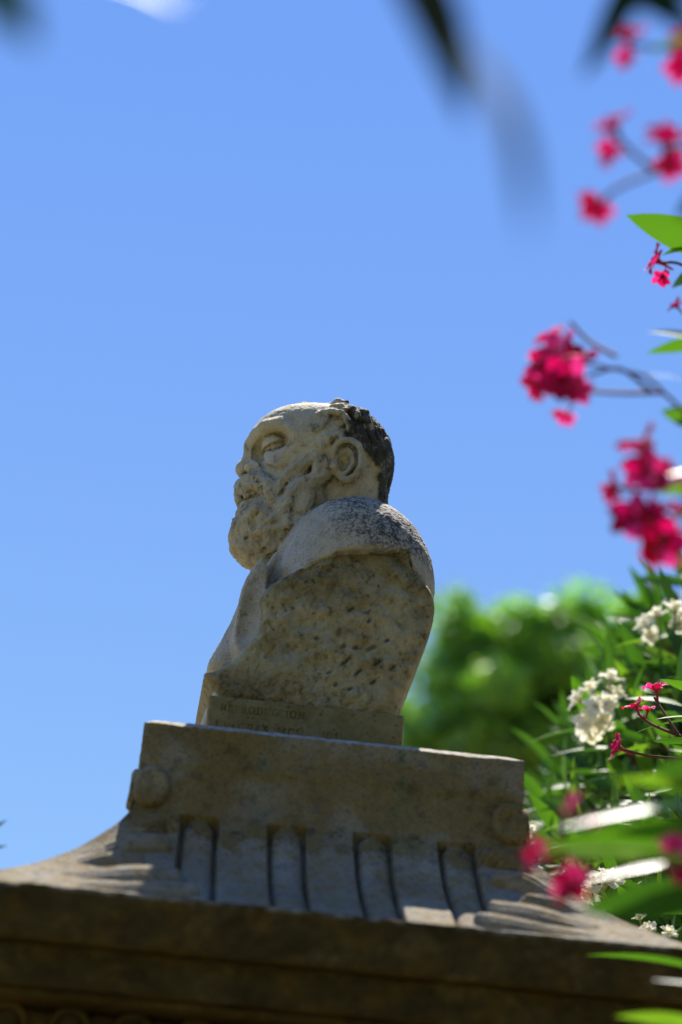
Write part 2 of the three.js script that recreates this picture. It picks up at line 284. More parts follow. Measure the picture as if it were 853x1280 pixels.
  // beard: wavy locks laid over the jaw
  const LOCKS = []; {
    const g = mulberry(41), base = (x, y, z) => beardBase(x, y, z);
    const surfZ = (x, y) => { let z = 0.09; for (let i = 0; i < 40; i++) { const d = base(x, y, z); if (d < 0.0006) return z; z -= Math.max(d * 0.8, 0.0005); if (z < -0.03) return null; } return z; };
    for (let i = 0; i < 10; i++) {
      const t = g(), x0 = lerp(-0.165, -0.035, Math.pow(g(), 0.8)), y0 = lerp(0.41, 0.555, t), pts = [];
      if (y0 > 0.505 && x0 < -0.085) continue;
      if (y0 > 0.475 && x0 < -0.115) continue;
      let x = x0, y = y0, ang = -Math.PI / 2 - 0.25 - 0.9 * smooth(0.5, 0.42, y0) + (g() - 0.5) * 0.7; const bend = (g() - 0.5) * 1.1, n = 5 + Math.floor(g() * 3), r = 0.0045 + 0.0045 * g(), ph = g() * 6;
      for (let k = 0; k < n; k++) { const z = surfZ(x, y); if (z === null) break; pts.push([x, y, z - 0.0005 + 0.0035 * Math.sin(k * 1.3 + ph), r * (1 - 0.55 * k / n)]); ang += bend * 0.22 * Math.sin(k * 1.1 + ph); x += Math.cos(ang) * 0.0095; y += Math.sin(ang) * 0.0095; if (y < 0.392) break; }
      if (pts.length > 2) { const c = pts.reduce((a, p) => [a[0] + p[0] / pts.length, a[1] + p[1] / pts.length, a[2] + p[2] / pts.length], [0, 0, 0]), rad = Math.max(...pts.map((p) => Math.hypot(p[0] - c[0], p[1] - c[1], p[2] - c[2]))) + 0.012; LOCKS.push({ pts, c, rad }); }
    }
  }
  for (const P of [ // the broad waves from the ear down over the cheek and chin
    [[-0.036, 0.568, 0.044, 0.007], [-0.058, 0.557, 0.043, 0.011], [-0.075, 0.541, 0.039, 0.0125], [-0.092, 0.522, 0.036, 0.012], [-0.103, 0.503, 0.034, 0.010], [-0.104, 0.486, 0.033, 0.006]],
    [[-0.028, 0.533, 0.046, 0.009], [-0.050, 0.517, 0.044, 0.014], [-0.071, 0.509, 0.040, 0.014], [-0.086, 0.491, 0.036, 0.012], [-0.098, 0.475, 0.034, 0.010], [-0.102, 0.460, 0.032, 0.006]],
    [[-0.067, 0.482, 0.038, 0.011], [-0.081, 0.463, 0.034, 0.013], [-0.097, 0.452, 0.031, 0.011], [-0.109, 0.436, 0.027, 0.008]],
    [[-0.052, 0.495, 0.041, 0.010], [-0.060, 0.470, 0.037, 0.013], [-0.072, 0.445, 0.031, 0.012], [-0.090, 0.425, 0.024, 0.009]],
    [[-0.131, 0.476, 0.020, 0.010], [-0.121, 0.455, 0.026, 0.014], [-0.119, 0.431, 0.024, 0.014], [-0.109, 0.411, 0.014, 0.009]],
    [[-0.152, 0.472, 0.004, 0.010], [-0.146, 0.455, 0.010, 0.013], [-0.147, 0.435, 0.006, 0.013], [-0.155, 0.418, -0.006, 0.009]],
    [[-0.162, 0.430, -0.014, 0.009], [-0.152, 0.415, -0.008, 0.011], [-0.134, 0.405, -0.004, 0.010]],
    [[-0.078, 0.442, 0.030, 0.009], [-0.094, 0.424, 0.024, 0.011], [-0.106, 0.408, 0.014, 0.010], [-0.122, 0.400, 0.000, 0.008]],
  ]) { const c = [0, 1, 2].map((k) => P.reduce((a, p) => a + p[k] / P.length, 0)); LOCKS.push({ pts: P, c, rad: 0.065 }); }
  const MOUSTACHE = [
    [[-0.157, 0.534, -0.006, 0.008], [-0.143, 0.531, 0.010, 0.0105], [-0.127, 0.522, 0.023, 0.0105], [-0.118, 0.508, 0.031, 0.0105], [-0.115, 0.492, 0.033, 0.009], [-0.111, 0.478, 0.033, 0.005]],
    [[-0.160, 0.532, -0.016, 0.009], [-0.151, 0.522, 0.003, 0.0095], [-0.140, 0.514, 0.015, 0.009], [-0.130, 0.505, 0.022, 0.007]],
    [[-0.164, 0.529, -0.020, 0.008], [-0.159, 0.514, -0.006, 0.0085], [-0.152, 0.503, 0.002, 0.006]],
    [[-0.165, 0.522, -0.022, 0.007], [-0.165, 0.508, -0.016, 0.006], [-0.161, 0.498, -0.010, 0.004]],
  ];
  const HELIX = [[-0.020, 0.572, 0.056, 0.0045], [-0.014, 0.592, 0.061, 0.0055], [0.000, 0.602, 0.064, 0.006], [0.018, 0.600, 0.067, 0.006], [0.030, 0.588, 0.069, 0.006], [0.034, 0.566, 0.069, 0.0058], [0.029, 0.543, 0.066, 0.0058], [0.017, 0.526, 0.062, 0.006], [0.003, 0.518, 0.059, 0.0075], [-0.006, 0.523, 0.057, 0.0065]];
  const ANTI = [[0.010, 0.588, 0.058, 0.004], [0.019, 0.572, 0.060, 0.0052], [0.017, 0.553, 0.060, 0.0055], [0.007, 0.538, 0.059, 0.006], [-0.002, 0.532, 0.058, 0.005]];
  const CURLS = [
    [[-0.060, 0.622, 0.040, 0.006], [-0.048, 0.638, 0.048, 0.0075], [-0.030, 0.644, 0.058, 0.0065], [-0.012, 0.636, 0.066, 0.0060], [0.000, 0.620, 0.068, 0.006], [0.006, 0.606, 0.064, 0.005]],
    [[-0.062, 0.600, 0.044, 0.007], [-0.052, 0.606, 0.052, 0.009], [-0.041, 0.618, 0.056, 0.007], [-0.035, 0.634, 0.056, 0.005]],
    [[-0.040, 0.590, 0.052, 0.008], [-0.027, 0.594, 0.058, 0.010], [-0.014, 0.598, 0.060, 0.009], [-0.002, 0.594, 0.058, 0.005]],
    [[-0.020, 0.634, 0.050, 0.009], [-0.010, 0.618, 0.054, 0.009], [-0.006, 0.606, 0.054, 0.006]],
    [[-0.052, 0.582, 0.049, 0.006], [-0.040, 0.580, 0.054, 0.008], [-0.030, 0.585, 0.057, 0.006]],
    [[-0.050, 0.566, 0.048, 0.007], [-0.043, 0.553, 0.050, 0.009], [-0.044, 0.535, 0.050, 0.008], [-0.052, 0.518, 0.048, 0.006]],
    [[-0.038, 0.565, 0.050, 0.006], [-0.033, 0.548, 0.051, 0.006], [-0.034, 0.528, 0.049, 0.005]],
  ];
  const TUFTS = [[[-0.030, 0.676, 0.012, 0.006], [-0.016, 0.684, 0.018, 0.008], [-0.004, 0.680, 0.024, 0.006]], [[-0.006, 0.668, 0.036, 0.006], [0.008, 0.656, 0.046, 0.009], [0.016, 0.640, 0.052, 0.007]], [[-0.022, 0.668, 0.030, 0.006], [-0.012, 0.662, 0.040, 0.009], [-0.006, 0.650, 0.050, 0.008]], [[0.020, 0.652, 0.038, 0.006], [0.034, 0.632, 0.044, 0.008], [0.044, 0.606, 0.044, 0.006]], [[0.012, 0.672, 0.024, 0.005], [0.026, 0.656, 0.040, 0.009], [0.034, 0.636, 0.048, 0.006]], [[-0.075, 0.668, 0.020, 0.003], [-0.070, 0.676, 0.014, 0.004]]];
  function beardBase(x, y, z) {
    let d = ell(x, y, z, -0.112, 0.460, -0.02, 0.053, 0.072, 0.050);
    d = smin(d, ell(x, y, z, -0.128, 0.430, -0.02, 0.041, 0.042, 0.036), 0.03);
    d = smin(d, ell(x, y, z, -0.062, 0.505, -0.02, 0.062, 0.075, 0.066), 0.03);
    return smin(d, ell(x, y, z, -0.085, 0.445, -0.02, 0.055, 0.055, 0.056), 0.03);
  }
  const HAIR = 1, BEARD = 2, MOUST = 3, EAR = 4, COAT = 5, ROUGH = 6, HEAD = 0, FOOTP = 7, EYE = 8;
  let label = 0;
  function head(x, y, z) {
    const Z = z < -0.02 ? -0.04 - z : z;                     // the far half mirrors the near half
    let d = ell(x, y, z, -0.023, 0.600, -0.02, 0.104, 0.090, 0.079);
    d = smin(d, ell(x, y, z, -0.077, 0.608, -0.02, 0.079, 0.072, 0.066), 0.03);
    d = smin(d, ell(x, y, z, -0.088, 0.553, -0.02, 0.066, 0.062, 0.057), 0.02);
    d = smin(d, cap(x, y, z, [0.012, 0.55, -0.02, 0.058], [0.020, 0.40, -0.03, 0.072]), 0.03);
    d = smin(d, ell(x, y, Z, -0.088, 0.570, 0.020, 0.028, 0.016, 0.018), 0.016);                       // cheekbone
    label = HEAD;
    const beard = beardBase(x, y, z);
    // socket, brow, eye
    d = smax(d, -ell(x, y, Z, -0.122, 0.5925, 0.038, 0.030, 0.0195, 0.0285), 0.009);
    d = smax(d, -ell(x, y, Z, -0.138, 0.581, 0.010, 0.013, 0.018, 0.016), 0.008);
    d = smin(d, chain(x, y, Z, [[-0.153, 0.604, -0.014, 0.008], [-0.147, 0.613, 0.004, 0.0095], [-0.133, 0.620, 0.022, 0.0105], [-0.113, 0.620, 0.036, 0.010], [-0.094, 0.610, 0.043, 0.008], [-0.083, 0.596, 0.045, 0.005]]), 0.010);
    const ex = -0.1125, ey = 0.5895, ez = 0.0085, eye = ball(x, y, Z, ex, ey, ez, 0.0172); if (eye < d) { d = eye; label = EYE; }
    const slit = (y - ey) - (x - ex) * 0.46, lid = smax(ball(x, y, Z, ex, ey + 0.001, ez, 0.0228), -(slit - 0.0030), 0.001), low = smax(ball(x, y, Z, ex, ey, ez, 0.0190), slit + 0.0110, 0.002);
    if (Math.min(lid, low) < d) label = HEAD;
    d = smin(d, lid, 0.0015); d = smin(d, low, 0.003);
    d = smin(d, chain(x, y, Z, [[-0.134, 0.571, 0.008, 0.003], [-0.120, 0.567, 0.020, 0.004], [-0.100, 0.575, 0.030, 0.004]]), 0.007);   // pouch below the eye
    d = smin(d, ell(x, y, Z, -0.110, 0.550, 0.018, 0.019, 0.017, 0.018), 0.008);                       // cheek
    d = smax(d, -chain(x, y, Z, [[-0.140, 0.580, 0.008, 0.006], [-0.132, 0.562, 0.014, 0.005], [-0.126, 0.545, 0.022, 0.005], [-0.111, 0.530, 0.036, 0.0065], [-0.098, 0.540, 0.042, 0.004]]), 0.008);
    // nose
    d = smin(d, chain(x, y, z, [[-0.150, 0.604, -0.02, 0.010], [-0.154, 0.580, -0.02, 0.0095], [-0.160, 0.562, -0.02, 0.0125]]), 0.012);
    d = smin(d, ball(x, y, z, -0.1585, 0.557, -0.02, 0.0130), 0.008);
    d = smin(d, ell(x, y, Z, -0.1435, 0.5530, 0.0005, 0.0165, 0.0098, 0.0105), 0.005);
    d = smin(d, cap(x, y, z, [-0.157, 0.549, -0.02, 0.006], [-0.146, 0.540, -0.02, 0.007]), 0.006);
    d = smax(d, -cap(x, y, Z, [-0.153, 0.5405, -0.008, 0.0050], [-0.134, 0.5420, 0.004, 0.0050]), 0.004);
    // beard
    if (beard < 0.03) {
      let b = beard + 0.0022 * noise(x * 45, y * 45, z * 45);
      for (const L of LOCKS) if (Math.abs(x - L.c[0]) < L.rad && Math.abs(y - L.c[1]) < L.rad && Math.abs(z - L.c[2]) < L.rad) b = smin(b, chain(x, y, z, L.pts), 0.0050);
      const wp = noise(x * 24, y * 24, z * 24), fs = -0.5 * x - 0.87 * y, ft = 0.87 * x - 0.5 * y; b -= 0.0014 * (0.6 - 1.5 * Math.abs(noise(ft * 80 + 2.2 * wp, fs * 20 + wp, z * 44))) + 0.0004 * noise(ft * 190 + 4 * wp, fs * 40, z * 110) - 0.0022 * smooth(0.35, 0.85, noise(ft * 44 + 9, fs * 26, z * 40));
      if (b < d) label = BEARD; d = smin(d, b, 0.008);
    }
    d = smin(d, ell(x, y, z, -0.151, 0.487, -0.02, 0.012, 0.009, 0.020), 0.006);                        // lower lip
    d = smax(d, -chain(x, y, Z, [[-0.166, 0.4930, -0.02, 0.0015], [-0.152, 0.496, 0.000, 0.0028], [-0.128, 0.499, 0.018, 0.0042]]), 0.004);
    let mo = 1e9; for (const P of MOUSTACHE) mo = smin(mo, chain(x, y, Z, P), 0.004);
    if (mo < 0.02) { mo -= 0.0020 * (0.7 - 1.6 * Math.abs(noise((x * 0.95 + y * 0.3) * 115 + 1.2 * noise(x * 40, y * 40, z * 40), (y * 0.95 - x * 0.3) * 26, z * 60))); if (mo < d) label = MOUST; d = smin(d, mo, 0.005); }
    // ears
    if (x > -0.06 && x < 0.06 && y > 0.47 && y < 0.63) {
      const X0 = x, Y0 = y, Z0 = Z; { const ux = (x - 0.001) / 0.84, uy = (y - 0.5545) / 0.84; x = 0.004 + ux * 0.985 + uy * 0.17; y = 0.560 + uy * 0.985 - ux * 0.17; }
      let e = ell(x, y, Z, 0.004, 0.560, 0.050, 0.030, 0.040, 0.011);
      e = smax(e, -ell(x, y, Z, 0.001, 0.557, 0.066, 0.014, 0.021, 0.026), 0.005);
      e = smin(e, chain(x, y, Z, HELIX), 0.004); e = smin(e, chain(x, y, Z, ANTI), 0.004); e = smin(e, ball(x, y, Z, -0.019, 0.551, 0.055, 0.0085), 0.006);
      e *= 0.84; x = X0; y = Y0; if (e < d) label = EAR; d = smin(d, e, 0.006);
    }
    let c = 1e9; for (const P of CURLS) c = smin(c, chain(x, y, Z, P), 0.003);
    for (const P of TUFTS) c = smin(c, chain(x, y, z, P), 0.003);
    if (c < 0.02) { c -= 0.0015 * noise(x * 80, y * 80, z * 80); if (c < d) label = HAIR; d = smin(d, c, 0.005); }
    // cropped hair round the back of the skull
    const hz = hairZone(x, y, z); if (hz > 0 && label === HEAD) { d -= hz * (0.004 + 0.004 * (1 - 2 * Math.abs(fbm(x * 40 + 3, y * 26, z * 40, 3)))); label = hz > 0.4 ? HAIR : HEAD; }
    d -= 0.0007 * fbm(x * 50, y * 50, z * 50, 3) + 0.0003 * noise(x * 190, y * 190, z * 190);
    return d;
  }
  function hairZone(x, y, z) {                                // 1 in the cropped hair, 0 on bald skin
    const wob = 0.008 * noise(x * 30, y * 30, z * 30);
    const front = x - (-0.012 + 0.55 * Math.max(0, 0.05 - Math.abs(z + 0.02)) + 0.0 * y) + wob, low = (y - 0.545) + (x - 0.03) * 0.6 + wob;
    const nape = smooth(0.058, 0.068, x + wob) * smooth(0.50, 0.515, y);
    return Math.max(smooth(-0.004, 0.006, Math.min(front, low - 0.03)), nape);
  }
  function torso(x, y, z) {
    const chisel = 0.0030 * fbm(x * 52, y * 52, z * 52, 3) + 0.0042 * noise(x * 20 + 4, y * 24, z * 20) - 0.0030 * smooth(0.3, 0.8, noise(x * 70, y * 58, z * 70)) ;
    const d2 = poly(x, y, CUT);
    let pit = 0;
    if (Math.abs(z - 0.13) < 0.03 && x > -0.06) for (const [gx, gy, l, a, w] of GOUGES) { const u = (x - gx) * Math.cos(a) + (y - gy) * Math.sin(a), v = -(x - gx) * Math.sin(a) + (y - gy) * Math.cos(a); pit += 0.0045 * Math.exp(-((u / l) ** 4) - ((v / w) ** 2)); }
    const rough = d2 < -0.012 ? 1 : smooth(0.0, -0.012, d2);
    const bulge = 0.016 * smooth(0.03, 0.15, x) * 1 + 0.0 ;   // the cut turns away towards the back
    let d = slabZ(d2, z + bulge * smooth(0.05, 0.15, x), -0.20, 0.130, 0.014) + pit * 0.8 - chisel * rough * (z > 0.06 ? 1 : 0.4) - 0.0009 * rough * smooth(-0.045, -0.012, d2) * Math.sin((x * 0.8 + y * 0.6 + 0.003 * noise(x * 40, y * 40, 1)) * 1320);
    label = ROUGH;
    // coat over the shoulders
    const Z = z < -0.038 ? -0.076 - z : z;
    let s = ell(x, y, Z, 0.031, 0.358, 0.018, 0.127, 0.140, 0.130);
    s = smin(s, ell(x, y, Z, -0.042, 0.318, 0.035, 0.056, 0.078, 0.094), 0.02);
    s = smin(s, ell(x, y, z, 0.03, 0.34, -0.038, 0.120, 0.13, 0.15), 0.04);
    const ry = ridgeY(x), below = ry - y - 0.45 * (z - 0.13) * 0.0;
    s = smax(s, below - 0.002 + 0.0015 * noise(x * 40, y * 40, 2), 0.006);   // the hem
    s -= 0.0014 * fbm(x * 28, y * 28, z * 28, 3);
    const fold = chain(x, y, Z, [[-0.086, 0.335, 0.092, 0.004], [-0.072, 0.376, 0.090, 0.005], [-0.048, 0.424, 0.082, 0.006], [-0.014, 0.462, 0.073, 0.006], [0.03, 0.474, 0.068, 0.004]]);
    s = smin(s, fold, 0.014);
    if (s < d) label = COAT; d = smin(d, s, 0.004);
    let l = slabZ(poly(x, y, LAPEL), z, -0.10, 0.104, 0.006);
    l = smax(l, -chain(x, y, z, [[-0.118, 0.325, 0.118, 0.010], [-0.131, 0.270, 0.110, 0.015], [-0.138, 0.215, 0.109, 0.015], [-0.150, 0.185, 0.115, 0.008]]), 0.008);
    if (l < d) label = COAT; d = smin(d, l, 0.006);
    const c = slabZ(poly(x, y, CHEST), z, -0.12, 0.058, 0.022); if (c < d) label = COAT; d = smin(d, c, 0.010);
    const col = chain(x, y, Z, [[-0.113, 0.338, 0.060, 0.006], [-0.098, 0.368, 0.060, 0.007], [-0.072, 0.398, 0.056, 0.008], [-0.02, 0.425, 0.046, 0.010], [0.05, 0.44, 0.02, 0.014]]); if (col < d) label = COAT; d = smin(d, col, 0.008);
    d = smax(d, -chain(x, y, z, [[-0.108, 0.360, 0.085, 0.004], [-0.113, 0.335, 0.105, 0.0055], [-0.117, 0.308, 0.116, 0.0055], [-0.122, 0.285, 0.122, 0.004]]), 0.003);   // the gap between lapel and coat
    d = smax(d, -cap(x, y, z, [-0.166, 0.0915, 0.136, 0.0075], [0.10, 0.0905, 0.134, 0.0055]), 0.003);      // the sunk joint over the plinth
    const f = slabZ(poly(x, y, FOOT), z, -0.17, 0.125, 0.012); if (f < d) label = FOOTP; d = smin(d, f, 0.006);
    d -= 0.0006 * noise(x * 150, y * 150, z * 150) ;
    return d;
  }
  const field = (x, y, z) => {
    if (y > 0.53 ) return head(x, y, z);
    if (y < 0.30) return torso(x, y, z);
    const h = head(x, y, z), a = label, t = torso(x, y, z), b = label; label = h < t ? a : b;
    return smin(h, t, 0.006);
  };
  // surface nets over the cells near the surface
  const C = CELL, B = 4, lo = [-0.24, 0.0, -0.25], nb = [Math.ceil(0.42 / C / B), Math.ceil(0.71 / C / B), Math.ceil(0.42 / C / B)], nx = nb[0] * B + 1, ny = nb[1] * B + 1, nz = nb[2] * B + 1;
  const F = new Float32Array(nx * ny * nz).fill(9), near = [];
  for (let k = 0; k < nb[2]; k++) for (let j = 0; j < nb[1]; j++) for (let i = 0; i < nb[0]; i++) {
    const d = field(lo[0] + (i + 0.5) * B * C, lo[1] + (j + 0.5) * B * C, lo[2] + (k + 0.5) * B * C);
    if (Math.abs(d) < B * C * 0.87 * 1.35 + 0.0045) near.push([i, j, k]);
  }
  for (const [i, j, k] of near) for (let c = 0; c <= B; c++) for (let b = 0; b <= B; b++) for (let a = 0; a <= B; a++) {
    const X = i * B + a, Y = j * B + b, Zc = k * B + c, o = (Zc * ny + Y) * nx + X;
    if (F[o] === 9) F[o] = field(lo[0] + X * C, lo[1] + Y * C, lo[2] + Zc * C);
  }
  const at = new Map(), pos = [], tri = [], E = [[0, 1], [2, 3], [4, 5], [6, 7], [0, 2], [1, 3], [4, 6], [5, 7], [0, 4], [1, 5], [2, 6], [3, 7]], val = new Float32Array(8);
  const sx = 1, sy = nx, sz = nx * ny;
  for (const [i, j, k] of near) for (let c = 0; c < B; c++) for (let b = 0; b < B; b++) for (let a = 0; a < B; a++) {
    const X = i * B + a, Y = j * B + b, Zc = k * B + c, o = Zc * sz + Y * sy + X;
    let neg = 0; for (let q = 0; q < 8; q++) { val[q] = F[o + (q & 1) * sx + ((q >> 1) & 1) * sy + (q >> 2) * sz]; if (val[q] < 0) neg++; }
    if (!neg || neg === 8) continue;
    let px = 0, py = 0, pz = 0, n = 0;
    for (const [p, q] of E) if ((val[p] < 0) !== (val[q] < 0)) { const t = val[p] / (val[p] - val[q]); px += lerp(p & 1, q & 1, t); py += lerp((p >> 1) & 1, (q >> 1) & 1, t); pz += lerp(p >> 2, q >> 2, t); n++; }
    at.set(o, pos.length / 3); pos.push(lo[0] + (X + px / n) * C, lo[1] + (Y + py / n) * C, lo[2] + (Zc + pz / n) * C);
  }
  for (const [o] of at) {
    const s = F[o] < 0;
    for (const [d, u, v] of [[sx, sy, sz], [sy, sz, sx], [sz, sx, sy]]) {
      if ((F[o + d] < 0) === s || F[o + d] === 9) continue;
      const p = at.get(o), q = at.get(o - u), r = at.get(o - u - v), w = at.get(o - v);
      if (q === undefined || r === undefined || w === undefined) continue;
      if (s) tri.push(p, q, r, p, r, w); else tri.push(p, r, q, p, w, r);
    }
  }
  const whole = new THREE.BufferGeometry();
  whole.setAttribute('position', new THREE.BufferAttribute(new Float32Array(pos), 3)); whole.setIndex(tri); whole.computeVertexNormals();
  const nv = pos.length / 3, labels = new Uint8Array(nv);
  for (let i = 0; i < nv; i++) { field(pos[3 * i], pos[3 * i + 1], pos[3 * i + 2]); labels[i] = label; }
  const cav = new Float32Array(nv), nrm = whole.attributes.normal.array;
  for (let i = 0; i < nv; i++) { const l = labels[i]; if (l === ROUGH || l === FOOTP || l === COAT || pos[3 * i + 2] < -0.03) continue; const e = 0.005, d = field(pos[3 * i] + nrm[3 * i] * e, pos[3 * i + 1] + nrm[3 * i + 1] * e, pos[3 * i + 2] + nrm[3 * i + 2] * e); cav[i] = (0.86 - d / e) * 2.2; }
  // the stone's colour: clean marble, ochre patina, black lichen, some painted shade
  let vi = 0;
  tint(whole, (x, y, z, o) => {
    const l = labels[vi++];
    const a = fbm(x * 11, y * 11, z * 11, 4), b = fbm(x * 34 + 5, y * 34, z * 34, 4), c = fbm(x * 120, y * 120, z * 120, 3), s = noise(x * 300, y * 300, z * 300);
    let r = 0.47, g = 0.425, bl = 0.30;
    const och = clamp(0.30 + 0.75 * a + 0.5 * b) * (l === ROUGH ? 0.8 : 0.5); r = lerp(r, 0.26, och); g = lerp(g, 0.182, och); bl = lerp(bl, 0.055, och);
    const grey = smooth(0.05, 0.5, fbm(x * 14 + 30, y * 14, z * 14, 4)) * 0.6; r = lerp(r, 0.36, grey); g = lerp(g, 0.36, grey); bl = lerp(bl, 0.32, grey);
    let black = smooth(0.35, 0.75, b + 0.4 * c) * 0.5;
    if (cav[vi - 1] > 0) { const k = clamp(cav[vi - 1]) * smooth(-0.35, 0.25, c + 0.6 * s + 0.5 * b) * 0.85; r = lerp(r, 0.14, k); g = lerp(g, 0.09, k); bl = lerp(bl, 0.022, k); }   // ochre dirt in the carving, spread over every recess to paint in shade
    if (l === HAIR || l === HEAD) { const hz = hairZone(x, y, z), k = smooth(0.15, 1.0, hz + 0.55 * b + 0.4 * c - 0.05) * smooth(-0.012, 0.002, x + 0.01 * b) * (noise(x * 70, y * 30, z * 70) > 0.45 && y > 0.625 ? 0.35 : 0.94); black = Math.max(l === HAIR ? smooth(0.1, 0.5, b + 0.5 * c) * 0.6 : black, k); }
    if (l === COAT) { black = Math.max(black, smooth(-0.35, 0.55, 0.45 * a + 0.3 * b + 0.9 * c + 0.5 * s + 0.12) * smooth(-0.10, 0.03, x + 0.3 * (y - 0.4)) * smooth(0.335, 0.385, y) * 0.93); const cl = 0.3 + 0.5 * smooth(-0.1, 0.4, a); black = Math.max(black, smooth(0.1, 0.7, s + 0.8 * c) * 0.45); r = lerp(r, 0.55, cl); g = lerp(g, 0.51, cl); bl = lerp(bl, 0.44, cl); }  // coat lichen, made stronger to paint in the head's shadow on the shoulder
    if (l === FOOTP) { r = lerp(r, 0.55, 0.8); g = lerp(g, 0.50, 0.8); bl = lerp(bl, 0.40, 0.8); black *= 0.3; }
    if (l === ROUGH) {
      const soil = clamp(smooth(0.0, 0.6, 0.45 * b + 0.8 * c + 0.3 * a + 0.2 * s) * 0.45 + smooth(0.25, 0.36, y + 0.04 * a) * 0.5 + smooth(0.16, 0.12, y + 0.03 * b) * smooth(-0.03, -0.1, x + 0.04 * a) * 0.4); r = lerp(r * 0.86, 0.10, soil); g = lerp(g * 0.84, 0.072, soil); bl = lerp(bl * 0.7, 0.022, soil);
      for (const [gx, gy, ln, ang, w] of GOUGES) { const u = (x - gx) * Math.cos(ang) + (y - gy) * Math.sin(ang), v = -(x - gx) * Math.sin(ang) + (y - gy) * Math.cos(ang), k = Math.exp(-((u / ln) ** 4) - ((v / (w * 1.15)) ** 4)) * (0.55 + 0.45 * clamp(0.6 + c)); black = Math.max(black, k * 0.9); }
    }
    r = lerp(r, 0.035, black); g = lerp(g, 0.036, black); bl = lerp(bl, 0.030, black);
    const m = (l === HEAD || l === EYE ? 1.02 : l === COAT ? 0.86 : 0.84) * (1 + 0.16 * c + 0.12 * s); o[0] = r * m; o[1] = g * m; o[2] = bl * m;  // the coat's lower factor also stands for the head's shadow
  });
  // one carved surface, told apart into its parts
  for (let i = 0; i < nv; i++) if (pos[3 * i + 2] < -0.02) { if (labels[i] === EAR) labels[i] = 9; if (labels[i] === EYE) labels[i] = 10; }
  const NAMES = ['head', 'hair', 'beard', 'moustache', 'ear', 'coat', 'rough_cut_face', 'foot_block', 'eye', 'ear', 'eye'];
  const lists = NAMES.map(() => []);
  for (let i = 0; i < tri.length; i += 3) lists[labels[tri[i]]].push(tri[i], tri[i + 1], tri[i + 2]);
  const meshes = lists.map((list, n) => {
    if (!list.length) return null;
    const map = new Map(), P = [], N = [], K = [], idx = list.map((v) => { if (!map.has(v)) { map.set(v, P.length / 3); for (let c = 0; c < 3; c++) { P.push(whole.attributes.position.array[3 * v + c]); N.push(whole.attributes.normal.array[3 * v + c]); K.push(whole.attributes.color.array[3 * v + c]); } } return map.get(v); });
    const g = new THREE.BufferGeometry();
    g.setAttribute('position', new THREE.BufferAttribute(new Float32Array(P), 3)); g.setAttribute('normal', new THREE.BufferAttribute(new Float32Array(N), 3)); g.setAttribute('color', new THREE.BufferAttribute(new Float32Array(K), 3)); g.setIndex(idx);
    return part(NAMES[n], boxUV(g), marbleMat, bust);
  });
  console.log('bust vertices', nv);
}
  // plinth under the bust; the inscription is cut into its face
{
  const x0 = -0.186, x1 = 0.109, z0 = -0.226, z1 = 0.150, h = 0.086;
  const g = new RoundedBoxGeometry(x1 - x0, h, z1 - 0.004 - z0, 4, 0.003); g.translate((x0 + x1) / 2, h / 2, (z0 + z1 - 0.004) / 2);
  const cw = 1180, ch = 344, cv = document.createElement('canvas'); cv.width = cw; cv.height = ch;
  const q = cv.getContext('2d'); q.fillStyle = '#000'; q.fillRect(0, 0, cw, ch); q.fillStyle = '#fff';
  const write = (text, px, x, y, wide) => { q.font = px + 'px serif'; let w = 0; for (const c of text) w += q.measureText(c).width; const gap = (wide - w) / (text.length - 1); let at = x; for (const c of text) { q.fillText(c, at, y); at += q.measureText(c).width + gap; } };
  write('REPRODUCTION', 62, 74, 96, 510);
  write('J.P. GRAS  MCMXLVIII', 70, 50, 214, 770);
  const px = q.getImageData(0, 0, cw, ch).data, mask = (x, y) => { const i = Math.round((x - x0) / (x1 - x0) * (cw - 1)), j = Math.round((1 - y / h) * (ch - 1)); return i < 0 || j < 0 || i >= cw || j >= ch ? 0 : px[(j * cw + i) * 4] / 255; };
  const worn = (x, y) => clamp(0.75 + 0.9 * fbm(x * 22 + 2, y * 22, 4, 3) - 0.5 * smooth(-0.06, 0.0, x));
  const plinthColour = (x, y, z, o) => { const a = fbm(x * 14, y * 14, z * 14, 4), b = fbm(x * 60, y * 60, z * 60, 3); const k = clamp(0.5 + 0.7 * a); let r = lerp(0.26, 0.17, k), gg = lerp(0.225, 0.135, k), bl = lerp(0.105, 0.045, k); const m = 0.8 * (1 + 0.25 * b) * (1 - 0.5 * smooth(0.35, 0.6, b)); o[0] = r * m; o[1] = gg * m; o[2] = bl * m;
    if (z > z1 - 0.003) { const d = mask(x, y) * worn(x, y) * clamp(0.55 + b); o[0] = lerp(o[0], 0.06, d); o[1] = lerp(o[1], 0.042, d); o[2] = lerp(o[2], 0.015, d); } };
  const pl = part('plinth', boxUV(tint(g, plinthColour)), marbleMat, bust);
  const face = gridGeo(560, 170, (u, v) => { const x = lerp(x0, x1, u), y = lerp(0, h, v), e = Math.min(u * (x1 - x0), (1 - u) * (x1 - x0), (1 - v) * h), r = 0.004, k = e < r ? 1 - Math.sqrt(1 - (1 - e / r) ** 2) : 0; return V(x, y, z1 - k * r - 0.0015 * mask(x, y) * worn(x, y) + 0.0005 * fbm(x * 60, y * 60, 2, 3) - 0.003 * Math.max(0, fbm(x * 30, 3, y * 30, 3) - 0.25) * smooth(0.012, 0.0, e)); });
  part('inscribed_face', boxUV(tint(face, plinthColour)), marbleMat, pl);
}
